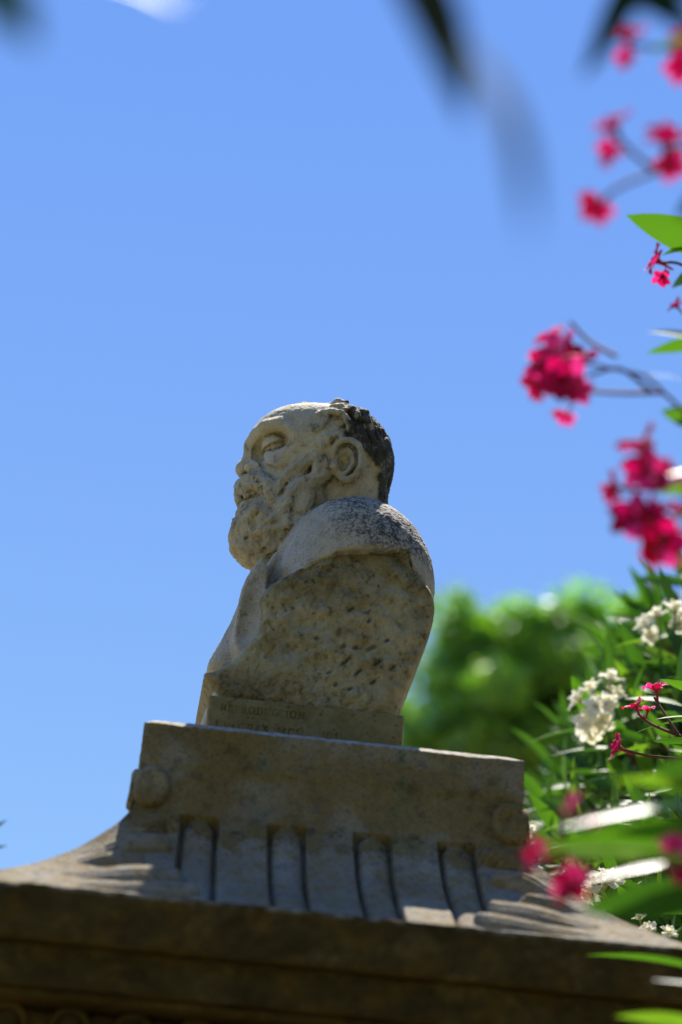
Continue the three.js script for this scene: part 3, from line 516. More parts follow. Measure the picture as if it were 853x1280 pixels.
// ---------------------------------------------------------------- trees
// a crown: small folded leaves in clumps spread through the crown's volume, denser near its outside
function crownGeo(seed, clumps, leaves, size, radii, opts = {}) {
  const g = mulberry(seed), P = [], I = [], C = [], v = V(0, 0, 0), a = V(0, 0, 0), b = V(0, 0, 0), n = V(0, 0, 0);
  const nrm = () => { let x, y, z, l; do { x = g() * 2 - 1; y = g() * 2 - 1; z = g() * 2 - 1; l = x * x + y * y + z * z; } while (l > 1 || l < 0.01); l = Math.sqrt(l); return [x / l, y / l, z / l]; };
  for (let k = 0; k < clumps; k++) {
    const d = nrm(), r = Math.pow(g(), 0.36), lump = 0.84 + 0.24 * noise(d[0] * 2.1 + seed, d[1] * 2.1, d[2] * 2.1);
    const cx = d[0] * radii[0] * r * lump, cy = d[1] * radii[1] * r * lump, cz = d[2] * radii[2] * r * lump, cr = (opts.clump ?? 0.3) * (0.6 + 0.8 * g()), tone = 0.75 + 0.5 * g();
    for (let i = 0; i < leaves; i++) {
      const e = nrm(), q = Math.cbrt(g()) * cr; v.set(cx + e[0] * q, cy + e[1] * q * 0.7, cz + e[2] * q);
      const f = nrm(); n.set(f[0] * 0.9, f[1] * 0.6 + 0.75, f[2] * 0.9).normalize(); const h = nrm(); a.set(h[0], h[1], h[2]).cross(n).normalize(); b.crossVectors(n, a);
      const l = size * (0.6 + 0.7 * g()), w = l * (opts.wide ?? 0.42), o = P.length / 3;
      P.push(v.x - a.x * l, v.y - a.y * l, v.z - a.z * l, v.x + b.x * w - n.x * w * 0.3, v.y + b.y * w - n.y * w * 0.3, v.z + b.z * w - n.z * w * 0.3, v.x + a.x * l, v.y + a.y * l - l * 0.25, v.z + a.z * l, v.x - b.x * w - n.x * w * 0.3, v.y - b.y * w - n.y * w * 0.3, v.z - b.z * w - n.z * w * 0.3);
      I.push(o, o + 1, o + 2, o, o + 2, o + 3);
      const t = tone * (0.8 + 0.4 * g()), yl = g() < 0.2 ? 1.5 : 1; for (let c = 0; c < 4; c++) C.push(opts.color[0] * t * yl, opts.color[1] * t * (yl > 1 ? 1.15 : 1), opts.color[2] * t);
    }
  }
  const G = new THREE.BufferGeometry(); G.setAttribute('position', new THREE.BufferAttribute(new Float32Array(P), 3)); G.setAttribute('color', new THREE.BufferAttribute(new Float32Array(C), 3)); G.setIndex(I); G.computeVertexNormals();
  return G;
}
const crownMat = new THREE.MeshPhysicalMaterial({ vertexColors: true, roughness: 0.75, transmission: 0.5, thickness: 0, clearcoat: 0.35, clearcoatRoughness: 0.35 });
crownMat.roughness = 0.9; crownMat.transmission = 0.5;
const barkMat = new THREE.MeshStandardMaterial({ color: new THREE.Color().setRGB(0.10, 0.075, 0.05), roughness: 0.95, bumpMap: grainMap, bumpScale: 0.01 });
function trunkGeo(h, r, limbs, seed, spread) {
  const g = mulberry(seed), parts = [], tube = (pts, r0, r1) => { const c = new THREE.CatmullRomCurve3(pts), t = new THREE.TubeGeometry(c, 12, 1, 9), p = t.attributes.position; for (let i = 0; i <= 12; i++) { const o = c.getPointAt(i / 12), s = lerp(r0, r1, i / 12); for (let j = 0; j <= 9; j++) { const k = i * 10 + j; p.setXYZ(k, o.x + (p.getX(k) - o.x) * s, o.y + (p.getY(k) - o.y) * s, o.z + (p.getZ(k) - o.z) * s); } } t.computeVertexNormals(); return t; };
  parts.push(tube([V(0, -0.1, 0), V(0.06 * h * (g() - 0.5), h * 0.35, 0.06 * h * (g() - 0.5)), V(0.05 * h * (g() - 0.5), h * 0.7, 0), V(0.1 * (g() - 0.5), h, 0)], r, r * 0.3));
  for (let i = 0; i < limbs; i++) { const y = h * (0.45 + 0.45 * i / limbs), a = i * 2.4 + g(), l = spread * (0.6 + 0.5 * g()); parts.push(tube([V(0, y, 0), V(Math.cos(a) * l * 0.5, y + l * 0.35, Math.sin(a) * l * 0.5), V(Math.cos(a) * l, y + l * 0.9, Math.sin(a) * l)], r * 0.35, r * 0.06)); }
  return mergeGeometries(parts);
}
function tree(label, x, z, trunkH, radii, cy, seed, o, group) {
  const t = thing('tree', label, 'tree', group); t.position.set(x, 0, z);
  part('trunk', trunkGeo(trunkH, o.r ?? 0.16, 7, seed, radii[0] * 0.6), barkMat, t);
  const c = part('crown', crownGeo(seed, o.clumps, o.leaves, o.size, radii, o), crownMat, t); c.position.y = cy;
  return t;
}
// the tree beyond the monument, its round top in the sun
{
  const p = [1.24, 7.04, -9.38];
  tree('round leafy green tree standing far behind the bust, against the sky', p[0], p[2], p[1], [0.93, 1.02, 0.84], p[1] - 0.22, 11, { clumps: 200, leaves: 230, size: 0.044, clump: 0.18, r: 0.10, color: [0.17, 0.40, 0.005] });
}
// trees added on the viewer's side, outside the picture: they keep the sky off the shaded face of the monument
for (const [i, [x, z, r, ry, cy]] of [[1.2, 9.6, 4.3, 3.9, 7.4], [-4.6, 11.5, 3.6, 3.6, 6.4], [6.6, 6.8, 3.4, 3.8, 6.4], [8.2, 0.6, 2.6, 3.2, 5.0]].entries())
  tree(['tallest dark unseen tree added directly behind the viewer', 'dark unseen tree added behind the viewer on the left', 'dark unseen tree added behind the viewer on the right', 'dark unseen tree added right of the monument beyond the oleanders'][i], x, z, cy, [r, ry, r], cy, 31 + i, { clumps: 420, leaves: 22, size: 0.34, clump: 0.9, r: 0.22, color: [0.045, 0.065, 0.014] }, 'unseen trees added on the viewer side of the garden');
// low shrubs added in front of the pedestal, below the picture: they keep the sunny ground's light off the cornice
for (const [i, [x, z]] of [[-0.78, 1.05], [0.36, 1.1], [1.45, 1.0], [-1.85, 0.95]].entries()) {
  const t = thing('added_shrub', ['dense low unseen bush added before the pedestal, left of its middle', 'dense low unseen bush added before the pedestal, right of its middle', 'dense low unseen bush added at the foot of the oleander, right of the pedestal', 'dense low unseen bush added left of the pedestal front'][i], 'added_shrub', 'unseen low shrubs added before the pedestal'); t.position.set(x, 0, z);
  const c = part('crown', crownGeo(61 + i, 300, 24, 0.07, [0.70, 1.0, 0.42], { clump: 0.16, color: [0.04, 0.065, 0.014] }), crownMat, t); c.position.y = 1.04;
  part('trunk', trunkGeo(1.0, 0.03, 6, 71 + i, 0.4), barkMat, t);
}
// ---------------------------------------------------------------- oleanders
const LEAVES = [[[0.547, 3.524, 0.608], [0.37, 3.548, 0.677], 0.052, 3], [[0.512, 3.485, 0.644], [0.42, 3.403, 0.715], 0.026, 3], [[0.559, 3.578, 0.58], [0.436, 3.52, 0.64], 0.030, 0], [[0.46, 3.174, 0.935], [0.372, 3.196, 0.946], 0.026, 0], [[0.454, 3.183, 0.939], [0.378, 3.192, 0.888], 0.020, 3], [[0.451, 3.036, 0.977], [0.368, 3.029, 1.03], 0.030, 3], [[0.45, 3.114, 1.016], [0.419, 3.274, 0.874], 0.010, 0], [[0.41, 2.83, 1.209], [0.33, 2.8, 1.25], 0.018, 3], [[0.408, 2.849, 1.218], [0.339, 2.794, 1.303], 0.014, 1], [[0.423, 3.032, 1.087], [0.332, 2.988, 1.177], 0.009, 1], [[0.376, 2.456, 1.243], [0.236, 2.409, 1.275], 0.013, 1], [[0.405, 2.49, 0.968], [0.29, 2.452, 0.994], 0.017, 1], [[0.416, 2.451, 1.184], [0.217, 2.407, 1.218], 0.040, 5], [[0.434, 2.452, 1.128], [0.256, 2.438, 1.121], 0.030, 5], [[0.425, 2.392, 1.154], [0.263, 2.356, 1.192], 0.042, 6], [[0.437, 2.558, 1.07], [0.347, 2.544, 1.063], 0.040, 6], [[0.413, 2.502, 1.154], [0.304, 2.511, 1.159], 0.016, 3], [[0.39, 2.362, 1.307], [0.289, 2.375, 1.313], 0.013, 3], [[0.522, 2.478, 0.58], [0.369, 2.532, 0.496], 0.012, 3], [[0.488, 2.409, 0.769], [0.397, 2.399, 0.821], 0.008, 1], [[0.47, 2.336, 0.844], [0.35, 2.35, 0.852], 0.020, 3], [[0.605, 3.064, 0.094], [0.512, 3.087, 0.105], 0.018, 3], [[0.631, 3.067, -0.017], [0.518, 3.06, 0.035], 0.020, 0], [[0.616, 3.016, -0.044], [0.536, 3.061, -0.02], 0.018, 0], [[0.61, 3.001, 0.061], [0.506, 3.0, 0.061], 0.015, 6], [[0.64, 3.111, -0.107], [0.499, 3.096, -0.115], 0.012, 0], [[0.606, 2.889, 0.117], [0.508, 2.931, 0.138], 0.026, 0], [[0.588, 2.874, 0.221], [0.48, 2.862, 0.215], 0.026, 0], [[0.581, 2.858, 0.325], [0.491, 2.883, 0.338], 0.030, 0], [[0.612, 2.74, 0.041], [0.512, 2.72, 0.087], 0.018, 3], [[0.63, 2.761, -0.061], [0.526, 2.708, 0.024], 0.016, 3], [[0.62, 2.815, -0.034], [0.527, 2.789, -0.047], 0.014, 3], [[0.191, 2.77, 2.132], [0.156, 2.671, 2.115], 0.022, 4], [[0.238, 2.758, 2.126], [0.165, 2.714, 2.137], 0.030, 4], [[0.241, 2.722, 2.107], [0.181, 2.746, 2.12], 0.026, 4], [[0.313, 2.823, 1.766], [0.277, 2.803, 1.756], 0.024, 4], [[0.317, 3.008, 1.748], [0.24, 2.962, 1.781], 0.012, 0]];
const PINK = [[[0.239, 3.032, 1.704], [-0.3, 0.51, 0.81], 0.018], [[0.239, 3.016, 1.696], [-0.72, -0.36, 0.6], 0.012], [[0.293, 3.033, 1.705], [-0.52, 0.21, 0.83], 0.019], [[0.296, 3.042, 1.653], [-0.36, -0.6, 0.72], 0.016], [[0.237, 2.987, 1.625], [-0.61, 0.61, 0.51], 0.020], [[0.236, 2.966, 1.615], [-0.87, -0.22, 0.44], 0.016], [[0.287, 2.978, 1.621], [-0.11, 0.53, 0.84], 0.022], [[0.293, 2.96, 1.612], [0.23, -0.69, 0.69], 0.016], [[0.226, 2.919, 1.591], [-0.53, -0.74, 0.42], 0.019], [[0.423, 3.488, 0.646], [-0.9, 0.3, 0.3], 0.022], [[0.432, 3.469, 0.636], [-0.31, -0.93, 0.21], 0.015], [[0.429, 3.325, 0.787], [-0.68, 0.57, 0.46], 0.012], [[0.231, 3.025, 1.14], [-0.75, 0.47, 0.47], 0.031], [[0.225, 3.002, 1.128], [-0.84, -0.28, 0.47], 0.029], [[0.251, 3.02, 1.137], [-0.1, 0.6, 0.8], 0.029], [[0.243, 2.974, 1.17], [-0.29, -0.39, 0.87], 0.028], [[0.234, 3.066, 1.104], [-0.3, 0.9, 0.3], 0.020], [[0.217, 2.991, 1.123], [-0.78, -0.59, 0.2], 0.018], [[0.252, 2.964, 1.109], [-0.4, -0.9, 0.2], 0.015], [[0.258, 2.964, 1.165], [0.21, -0.52, 0.83], 0.018], [[0.321, 2.863, 1.225], [-0.61, 0.61, 0.51], 0.026], [[0.328, 2.84, 1.214], [-0.48, -0.1, 0.87], 0.025], [[0.339, 2.813, 1.256], [0.21, 0.31, 0.93], 0.024], [[0.296, 2.827, 1.207], [-0.87, 0.39, 0.29], 0.015], [[0.295, 2.818, 1.203], [-0.77, -0.57, 0.29], 0.014], [[0.313, 2.772, 1.235], [-0.6, -0.1, 0.8], 0.025], [[0.347, 2.753, 1.225], [-0.1, -0.6, 0.8], 0.027], [[0.33, 2.779, 1.239], [0.31, 0.21, 0.93], 0.018], [[0.339, 2.742, 1.22], [-0.51, -0.81, 0.3], 0.017], [[0.367, 2.804, 1.195], [0.3, 0.51, 0.81], 0.017], [[0.527, 3.128, -0.042], [-0.21, 0.93, 0.31], 0.020], [[0.49, 3.082, -0.01], [-0.51, 0.81, 0.3], 0.019], [[0.462, 3.005, 0.007], [-0.9, 0.3, 0.3], 0.021], [[0.516, 3.098, -0.058], [0.1, 0.91, 0.4], 0.014], [[0.224, 2.398, 1.213], [-0.86, 0.19, 0.48], 0.019], [[0.238, 2.4, 1.214], [-0.31, 0.62, 0.72], 0.016], [[0.261, 2.376, 1.202], [-0.4, 0.2, 0.9], 0.021], [[0.254, 2.37, 1.199], [-0.85, -0.32, 0.42], 0.015], [[0.361, 2.412, 1.22], [-0.39, 0.49, 0.78], 0.018], [[0.371, 2.397, 1.212], [-0.11, -0.22, 0.97], 0.019], [[0.256, 2.444, 1.236], [-0.61, 0.61, 0.51], 0.014], [[0.278, 2.43, 1.229], [-0.2, 0.4, 0.9], 0.010]];
const WHITE = [[[0.497, 3.379, -0.644], [-0.5, 0.7, 0.5], 0.024], [[0.53, 3.397, -0.635], [0.11, 0.84, 0.53], 0.024], [[0.473, 3.359, -0.654], [-0.82, 0.41, 0.41], 0.024], [[0.5, 3.331, -0.613], [-0.1, 0.31, 0.94], 0.026], [[0.486, 3.302, -0.627], [-0.51, -0.3, 0.81], 0.027], [[0.512, 3.31, -0.623], [0.21, -0.21, 0.95], 0.026], [[0.538, 3.373, -0.647], [0.54, 0.54, 0.65], 0.023], [[0.501, 3.308, -0.68], [-0.3, -0.81, 0.51], 0.023], [[0.513, 3.318, -0.563], [0.1, 0.1, 0.99], 0.022], [[0.601, 3.534, -0.677], [-0.65, 0.54, 0.54], 0.024], [[0.621, 3.551, -0.668], [-0.21, 0.83, 0.52], 0.022], [[0.654, 3.562, -0.663], [0.11, 0.84, 0.53], 0.026], [[0.662, 3.54, -0.674], [0.21, 0.31, 0.93], 0.023], [[0.613, 3.517, -0.686], [-0.55, -0.33, 0.77], 0.019], [[0.448, 2.814, -0.09], [-0.43, 0.64, 0.64], 0.028], [[0.437, 2.799, -0.098], [-0.65, -0.11, 0.75], 0.022], [[0.463, 2.821, -0.087], [0.33, 0.67, 0.67], 0.022], [[0.377, 3.033, -0.484], [-0.54, 0.54, 0.65], 0.019], [[0.509, 2.709, 0.025], [-0.31, 0.62, 0.72], 0.014], [[0.538, 2.706, 0.023], [0.11, 0.65, 0.75], 0.015], [[0.508, 2.753, -0.065], [-0.3, 0.81, 0.51], 0.012]];
const STEMS = [[[0.51, 2.767, 1.177], [0.422, 2.917, 1.141], [0.362, 2.994, 1.124], [0.304, 3.027, 1.141], [0.251, 3.02, 1.137]], [[0.362, 2.994, 1.124], [0.316, 2.99, 1.122], [0.26, 2.974, 1.148]], [[0.304, 3.027, 1.141], [0.274, 3.057, 1.122], [0.254, 3.085, 1.114]], [[0.348, 2.993, 1.124], [0.308, 3.009, 1.143], [0.271, 2.99, 1.155]], [[0.505, 2.721, 1.153], [0.409, 2.79, 1.211], [0.355, 2.817, 1.225], [0.327, 2.844, 1.216]], [[0.355, 2.817, 1.225], [0.324, 2.823, 1.205], [0.298, 2.824, 1.206]], [[0.374, 2.796, 1.214], [0.343, 2.773, 1.225], [0.317, 2.777, 1.226]], [[0.392, 2.789, 1.21], [0.36, 2.767, 1.221], [0.347, 2.753, 1.225]], [[0.43, 2.904, 1.583], [0.354, 2.988, 1.626], [0.296, 3.021, 1.699], [0.239, 3.027, 1.702]], [[0.354, 2.988, 1.626], [0.309, 2.975, 1.619], [0.287, 2.973, 1.618]], [[0.332, 2.966, 1.615], [0.28, 2.952, 1.608], [0.245, 2.936, 1.6], [0.229, 2.924, 1.593]], [[0.28, 2.952, 1.608], [0.256, 2.968, 1.616], [0.238, 2.982, 1.623]], [[0.637, 3.346, 0.574], [0.515, 3.449, 0.626], [0.455, 3.486, 0.645], [0.428, 3.486, 0.645]], [[0.568, 3.07, 0.882], [0.493, 3.136, 0.916], [0.449, 3.18, 0.938]], [[0.449, 2.295, 1.385], [0.364, 2.316, 1.452], [0.293, 2.309, 1.448], [0.239, 2.297, 1.442]], [[0.364, 2.316, 1.452], [0.285, 2.323, 1.456], [0.214, 2.317, 1.452]], [[0.77, 2.834, -0.136], [0.631, 2.983, -0.06], [0.563, 3.046, -0.028], [0.525, 3.117, -0.048]], [[0.563, 3.046, -0.028], [0.517, 3.06, -0.021], [0.494, 3.073, -0.014]], [[0.591, 3.014, -0.044], [0.511, 3.004, -0.016], [0.468, 3.003, 0.006]]];
const MASS = [0.919, 3.39, -1.648], MASS2 = [0.915, 3.633, -1.412];
const SHOOTS = [[[0.688, 3.171, -1.242], [0.489, 3.355, -1.105]], [[0.63, 3.122, -1.157], [0.446, 3.295, -1.023]], [[0.844, 3.111, -1.418], [0.523, 3.382, -1.092]], [[0.742, 3.086, -1.126], [0.548, 3.359, -0.991]], [[0.752, 3.093, -0.986], [0.578, 3.29, -0.914]], [[0.755, 2.922, -1.194], [0.45, 3.178, -0.858]], [[0.739, 3.015, -0.951], [0.486, 3.208, -0.843]], [[0.887, 3.025, -1.16], [0.612, 3.257, -0.818]], [[0.915, 3.057, -0.822], [0.644, 3.189, -0.629]], [[0.754, 3.135, -0.95], [0.514, 3.405, -0.855]], [[0.83, 3.397, -1.226], [0.573, 3.503, -0.918]], [[0.893, 3.304, -0.912], [0.621, 3.565, -0.774]], [[0.99, 3.399, -1.093], [0.671, 3.589, -0.761]], [[0.918, 3.25, -0.872], [0.647, 3.485, -0.702]], [[0.863, 3.319, -1.075], [0.625, 3.589, -0.986]], [[0.773, 3.087, -0.922], [0.582, 3.43, -0.843]], [[0.786, 3.04, -0.59], [0.631, 3.3, -0.46]], [[0.786, 3.096, -0.923], [0.559, 3.336, -0.778]], [[0.886, 3.127, -0.822], [0.607, 3.302, -0.683]], [[0.774, 2.843, -0.577], [0.605, 3.097, -0.451]], [[0.714, 2.762, -0.635], [0.524, 3.03, -0.485]], [[0.73, 2.655, -0.379], [0.54, 2.953, -0.3]], [[0.743, 2.759, -0.475], [0.574, 2.887, -0.221]], [[0.698, 2.679, -0.345], [0.5, 2.848, -0.241]], [[0.653, 2.58, -0.17], [0.519, 2.806, -0.15]], [[0.831, 2.592, -0.522], [0.577, 2.799, -0.154]], [[0.72, 2.622, -0.476], [0.509, 2.941, -0.418]], [[0.749, 2.527, -0.429], [0.553, 2.76, -0.118]], [[0.959, 3.326, -1.251], [0.707, 3.638, -0.961]], [[0.929, 3.214, -0.691], [0.686, 3.434, -0.616]], [[0.775, 2.952, -0.675], [0.575, 3.117, -0.553]], [[0.749, 2.871, -0.682], [0.504, 3.108, -0.67]], [[0.626, 2.921, -0.961], [0.449, 3.059, -0.695]], [[0.768, 2.773, -0.317], [0.607, 2.981, -0.286]]];
const NEARLEAVES = [[[-0.009, 2.541, 2.431], [0.065, 2.413, 2.41], 0.056, 4], [[0.043, 2.424, 2.461], [0.093, 2.231, 2.587], 0.018, 4]];
const CORNERLEAVES = [[[-0.218, 2.38, 2.55], [-0.162, 2.346, 2.533], 0.050, 6], [[-0.127, 2.281, 2.668], [-0.081, 2.277, 2.667], 0.016, 1]];
const EDGELEAVES = [[[-0.477, 2.599, 0.417], [-0.414, 2.663, 0.45], 0.016, 0], [[-0.487, 2.593, 0.415], [-0.41, 2.635, 0.436], 0.014, 0]];
const leafMat = (r, g, b, tr = 0.38) => new THREE.MeshPhysicalMaterial({ color: new THREE.Color().setRGB(r, g, b), roughness: 0.72, transmission: tr, thickness: 0, clearcoat: 0.75, clearcoatRoughness: 0.3 });
const LEAFMATS = [leafMat(0.085, 0.20, 0.020), leafMat(0.065, 0.16, 0.018), leafMat(0.13, 0.26, 0.022), leafMat(0.05, 0.12, 0.02, 0.25)];
const stemMat = new THREE.MeshPhysicalMaterial({ color: new THREE.Color().setRGB(0.13, 0.055, 0.05), roughness: 0.85, specularIntensity: 0.2 });
const petalMat = (r, g, b, tr = 0.45) => new THREE.MeshPhysicalMaterial({ color: new THREE.Color().setRGB(r, g, b), roughness: 0.85, transmission: tr, thickness: 0, specularIntensity: 0.3 });
const PINKS = [petalMat(0.60, 0.003, 0.105), petalMat(0.42, 0.002, 0.05), petalMat(0.74, 0.03, 0.22)], WHITES = [petalMat(0.80, 0.77, 0.58, 0.45), petalMat(0.82, 0.80, 0.70, 0.45)], CALYX = new THREE.MeshStandardMaterial({ color: new THREE.Color().setRGB(0.30, 0.02, 0.05), roughness: 0.8 }), CALYXW = new THREE.MeshStandardMaterial({ color: new THREE.Color().setRGB(0.28, 0.30, 0.10), roughness: 0.8 });
// a leaf: a narrow lance, folded along its midrib and bowed, root at 0, tip at x = 1, upper side +y
function leafGeo(seed) {
  const g = mulberry(seed), bow = 0.05 + 0.10 * g(), fold = 0.25 + 0.25 * g(), twist = (g() - 0.5) * 0.5, side = (g() - 0.5) * 0.08;
  return gridGeo(8, 4, (u, v) => {
    const s = v * 2 - 1, w = 0.5 * Math.pow(Math.sin(Math.PI * Math.pow(clamp(u * 0.985 + 0.012), 0.82)), 0.85), t = twist * u, y0 = Math.abs(s) * w * fold, z0 = -s * w;
    return V(u, -bow * 4 * u * u * 0.5 + bow * u + (y0 * Math.cos(t) - z0 * Math.sin(t)) * 0.16, (z0 * Math.cos(t) + y0 * Math.sin(t)) + side * Math.sin(Math.PI * u) * 3);
  });
}
const LEAFGEOS = [1, 2, 3, 4, 5, 6].map(leafGeo);
const dullLeaf = (r, g, b, tr) => new THREE.MeshPhysicalMaterial({ color: new THREE.Color().setRGB(r, g, b), roughness: 0.8, transmission: tr, thickness: 0, clearcoat: 0.12, clearcoatRoughness: 0.4, specularIntensity: 0.4 });
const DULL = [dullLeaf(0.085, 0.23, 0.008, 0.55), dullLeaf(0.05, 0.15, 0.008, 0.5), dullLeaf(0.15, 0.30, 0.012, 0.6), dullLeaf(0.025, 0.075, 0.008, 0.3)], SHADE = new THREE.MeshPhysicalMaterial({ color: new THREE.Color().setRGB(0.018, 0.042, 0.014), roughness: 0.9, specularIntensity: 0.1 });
const GLINT = new THREE.MeshPhysicalMaterial({ color: new THREE.Color().setRGB(0.05, 0.13, 0.02), roughness: 0.7, transmission: 0.3, thickness: 0, clearcoat: 0.75, clearcoatRoughness: 0.46 });
const SHINE = SUN.clone().add(V(-0.1, -0.42, 0.9).normalize()).normalize();
function addLeaf(parent, b, t, w, hint, k, mat) {
  const a = t.clone().sub(b), l = a.length(); a.normalize();
  const n = hint.clone().addScaledVector(a, -hint.dot(a)).normalize(), c = V(0, 0, 0).crossVectors(a, n);
  const m = part('leaf', LEAFGEOS[k % 6], mat, parent);
  m.matrix.makeBasis(a, n, c).scale(V(l, l * (hint.flat ?? 0.9), w)).setPosition(b); m.matrix.decompose(m.position, m.quaternion, m.scale);
  return m;
}
function tube(pts, r0, r1, n = 24) { const c = new THREE.CatmullRomCurve3(pts), t = new THREE.TubeGeometry(c, n, 1, 6), p = t.attributes.position; for (let i = 0; i <= n; i++) { const o = c.getPointAt(i / n), s = lerp(r0, r1, i / n); for (let j = 0; j <= 6; j++) { const k = i * 7 + j; p.setXYZ(k, o.x + (p.getX(k) - o.x) * s, o.y + (p.getY(k) - o.y) * s, o.z + (p.getZ(k) - o.z) * s); } } t.computeVertexNormals(); return t; }
// a flower of unit radius facing +y: five twisted petals round a funnel
const petalGeo = [11, 12, 13].map((seed) => { const g = mulberry(seed), lift = 0.25 + 0.5 * g(), ruff = 0.10 + 0.1 * g(); return gridGeo(4, 5, (u, v) => { const s = u * 2 - 1, r = 0.12 + 0.9 * v, w = 0.46 * Math.pow(Math.sin(Math.PI * clamp(0.16 + 0.72 * v)), 0.8) * (v > 0.99 ? 0.72 : 1); return V(s * w + 0.22 * v * v, lift * Math.sin(v * 1.7) - 0.22 * v * v + ruff * Math.sin(s * 3 + v * 4) * v + 0.12 * s * v, r); }); });
const calyxGeo = new THREE.LatheGeometry([[0.03, -1.25], [0.08, -1.1], [0.09, -0.8], [0.12, -0.4], [0.20, -0.1], [0.26, 0.08]].map((p) => new THREE.Vector2(...p)), 8);
const budGeo = new THREE.LatheGeometry([[0.05, -1.0], [0.14, -0.6], [0.2, -0.1], [0.22, 0.3], [0.16, 0.8], [0.04, 1.1]].map((p) => new THREE.Vector2(...p)), 9);
const QY = V(0, 1, 0);
function addFlower(parent, p, dir, r, mats, calyx, g) {
  const f = new THREE.Group(); f.name = 'flower'; parent.add(f);
  f.position.set(...p); f.quaternion.setFromUnitVectors(QY, V(...dir).normalize()).multiply(new THREE.Quaternion().setFromAxisAngle(QY, g() * 6)); f.scale.setScalar(r);
  part('calyx', calyxGeo, calyx, f);
  for (let k = 0; k < (mats === WHITES ? 9 : 5); k++) { const m = part('petal', petalGeo[Math.floor(g() * 3)], mats[Math.floor(g() * mats.length)], f); m.rotation.y = k * 2 * Math.PI / 5 + (g() - 0.5) * 0.25; m.rotation.order = 'YXZ'; m.rotation.x = (g() - 0.5) * 0.6; if (k > 4) { m.scale.setScalar(0.75); m.rotation.x = -0.75; m.position.y = 0.1; } }
  return f;
}
const hints = (kind, g) => kind === 1 ? Object.assign(SHINE.clone().add(V((g() - 0.5) * 0.06, 0, (g() - 0.5) * 0.06)), { flat: 0.2 }) : kind === 3 ? V(0.2 * (g() - 0.5), 0.75, -0.65) : kind === 4 ? V(0.3, 0.1, 0.95) : kind === 5 ? V(0.1, 0.6, -0.8) : kind === 6 ? V(0.25, 0.5, -0.8) : kind === 2 ? V(1, 0.2, 0.1) : V((g() - 0.5) * 1.4, 0.8, (g() - 0.2) * 1.2);
{
  // the pink oleander, whose sprays hang into the picture on the right
  const g = mulberry(501), base = V(1.30, 0, 0.35), t = thing('oleander_shrub', 'tall oleander with crimson pink flowers and blurred leaves along the right edge', 'oleander');
  t.position.copy(base);
  const rel = (p) => V(...p).sub(base);
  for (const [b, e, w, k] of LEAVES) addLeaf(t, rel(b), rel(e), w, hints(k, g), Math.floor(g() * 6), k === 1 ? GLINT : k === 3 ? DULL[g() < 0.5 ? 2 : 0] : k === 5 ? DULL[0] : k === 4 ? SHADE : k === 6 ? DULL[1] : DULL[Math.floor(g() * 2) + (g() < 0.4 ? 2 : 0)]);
  for (const [p, d, r] of PINK) addFlower(t, rel(p).toArray(), d, r, PINKS, CALYX, g);
  STEMS.forEach((s, i) => { const P = s.map(rel), first = P[0].x > 0.55 - base.x + 0.25; if (first || i === 0) P.unshift(V((g() - 0.5) * 0.1, 0, (g() - 0.5) * 0.1), V(P[0].x * 0.5 + 0.12, P[0].y * 0.55, P[0].z * 0.4)); part('stem', tube(P, P.length > s.length ? 0.011 : 0.0028, 0.0020, 36), stemMat, t); });
  // the white oleander beyond it, a mass of whorled shoots
  const wb = V(1.75, 0, -1.6), u = thing('oleander_shrub', 'dense oleander with cream white flowers behind the pedestal on the right', 'oleander'); u.position.copy(wb);
  const relw = (p) => V(...p).sub(wb);
  for (const [r, e] of SHOOTS) {
    const a = relw(r), b = relw(e), mid = a.clone().lerp(b, 0.5).add(V(0.02, 0.03, 0)), c = new THREE.CatmullRomCurve3([a, mid, b]);
    part('stem', tube([V((g() - 0.5) * 0.2, 0, (g() - 0.5) * 0.2), a.clone().multiplyScalar(0.55).add(V(0.1, 0, 0)), a, mid, b], 0.009, 0.002, 26), stemMat, u);
    for (let k = 0; k < 3; k++) {
      const s = 0.52 + 0.2 * k, p = c.getPoint(s), d = c.getTangent(s), ph = g() * 6, e1 = V(d.y, -d.x, 0.3).cross(d).normalize(), e2 = V(0, 0, 0).crossVectors(d, e1);
      for (let j = 0; j < 3; j++) { const q = ph + j * 2.09, o = e1.clone().multiplyScalar(Math.cos(q)).addScaledVector(e2, Math.sin(q)), ang = 0.5 + 0.35 * g(), l = 0.10 + 0.05 * g(), dir = d.clone().multiplyScalar(Math.cos(ang)).addScaledVector(o, Math.sin(ang)); addLeaf(u, p, p.clone().addScaledVector(dir, l), 0.023 + 0.010 * g(), d.clone().multiplyScalar(1.2).addScaledVector(o, -0.7).add(V(0, 0.5, 0)), Math.floor(g() * 6), DULL[Math.floor(g() * 4)]); }
    }
  }
  { // the crowded leaves deep inside, past telling apart
    const parts = [], M = new THREE.Matrix4(), c0 = relw(MASS), c1 = relw(MASS2);
    for (let i = 0; i < 2600; i++) {
      const c = i < 1700 ? c0 : c1, k = i < 1700 ? 1 : 0.72;
      let x, y, z; do { x = g() * 2 - 1; y = g() * 2 - 1; z = g() * 2 - 1; } while (x * x + y * y + z * z > 1);
      const p = V(c.x + x * 0.46 * k, c.y + y * 0.52 * k, c.z + z * 0.42 * k), a = V(g() - 0.62, g() * 1.1, g() - 0.5).normalize(), h = V(g() - 0.5, g(), g() - 0.5), n = h.addScaledVector(a, -h.dot(a)).normalize(), b = V(0, 0, 0).crossVectors(a, n), l = 0.10 + 0.05 * g();
      parts.push(LEAFGEOS[i % 6].clone().applyMatrix4(M.makeBasis(a, n, b).scale(V(l, l, 0.027)).setPosition(p)));
    }
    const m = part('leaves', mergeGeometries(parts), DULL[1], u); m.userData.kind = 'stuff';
  }
  for (const [p, d, r] of WHITE) addFlower(u, relw(p).toArray(), d, r, WHITES, CALYXW, g);
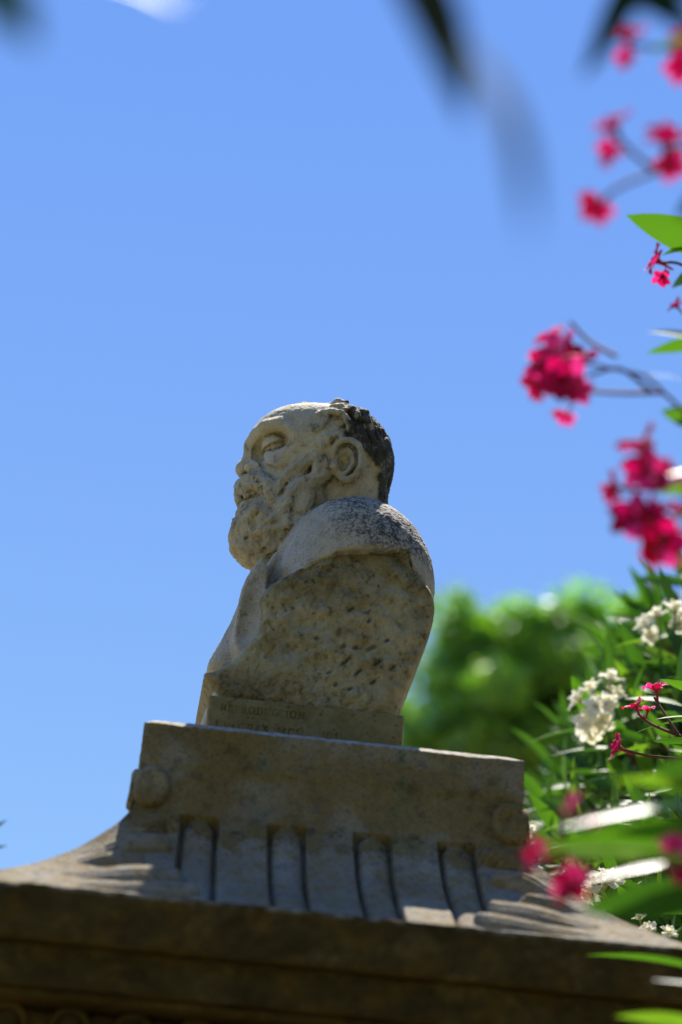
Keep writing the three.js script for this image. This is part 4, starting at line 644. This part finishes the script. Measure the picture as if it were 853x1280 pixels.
  // twigs close to the lens
  const tw = thing('twig', 'blurred dark hanging leaf close to the lens at the top of the picture', 'twig'); tw.position.set(-0.034, 2.477, 2.6);
  const relt = (p) => V(...p).sub(tw.position);
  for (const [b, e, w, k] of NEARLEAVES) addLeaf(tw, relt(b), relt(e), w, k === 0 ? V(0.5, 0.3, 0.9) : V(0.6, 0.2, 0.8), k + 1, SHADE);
  part('stem', tube([V(0, 0.35, 0.05), V(0, 0, 0), relt(NEARLEAVES[0][0]), relt(NEARLEAVES[1][0])], 0.003, 0.0015), stemMat, tw);
  const t2 = thing('twig', 'blurred green leaf tip close to the lens in the upper left corner', 'twig'); t2.position.set(-0.207, 2.289, 2.729);
  const rel2 = (p) => V(...p).sub(t2.position);
  for (const [b, e, w, k] of CORNERLEAVES) addLeaf(t2, rel2(b), rel2(e), w, k === 1 ? SHINE : V(0.3, 0.4, 0.9), 2 + k, k === 1 ? GLINT : DULL[3]);
  part('stem', tube([V(-0.1, 0.4, 0.05), V(0, 0, 0), rel2(CORNERLEAVES[0][0])], 0.003, 0.0015), stemMat, t2);
  part('stem', tube([V(-0.1, 0.4, 0.05), V(0.02, 0.1, 0), rel2(CORNERLEAVES[1][0])], 0.003, 0.0015), stemMat, t2);
  const t3 = thing('twig', 'small dark leaf tips entering at the left edge above the cornice', 'twig'); t3.position.set(-0.616, 2.48, 0.357);
  const rel3 = (p) => V(...p).sub(t3.position);
  for (const [b, e, w] of EDGELEAVES) addLeaf(t3, rel3(b), rel3(e), w, V(0.2, 0.4, 0.9), 3, LEAFMATS[3]);
  part('stem', tube([V(-0.15, -0.5, 0.02), V(0, 0, 0), rel3(EDGELEAVES[0][0])], 0.004, 0.0015), stemMat, t3);
}
// ---------------------------------------------------------------- ground
struct('ground', (() => { const g = new THREE.CircleGeometry(400, 64); g.rotateX(-Math.PI / 2); return g; })(), new THREE.MeshStandardMaterial({ color: new THREE.Color().setRGB(0.14, 0.112, 0.056), roughness: 1 }));
{
  const g = new THREE.PlaneGeometry(8.5, 6.4); g.rotateX(-Math.PI / 2); g.translate(2.6, 0.004, 4.1);
  struct('added_lawn', g, new THREE.MeshStandardMaterial({ color: new THREE.Color().setRGB(0.045, 0.062, 0.016), roughness: 1 }));  // added and unseen: dark grass that cuts light bounced onto the monument
}
renderer.render(scene, camera);
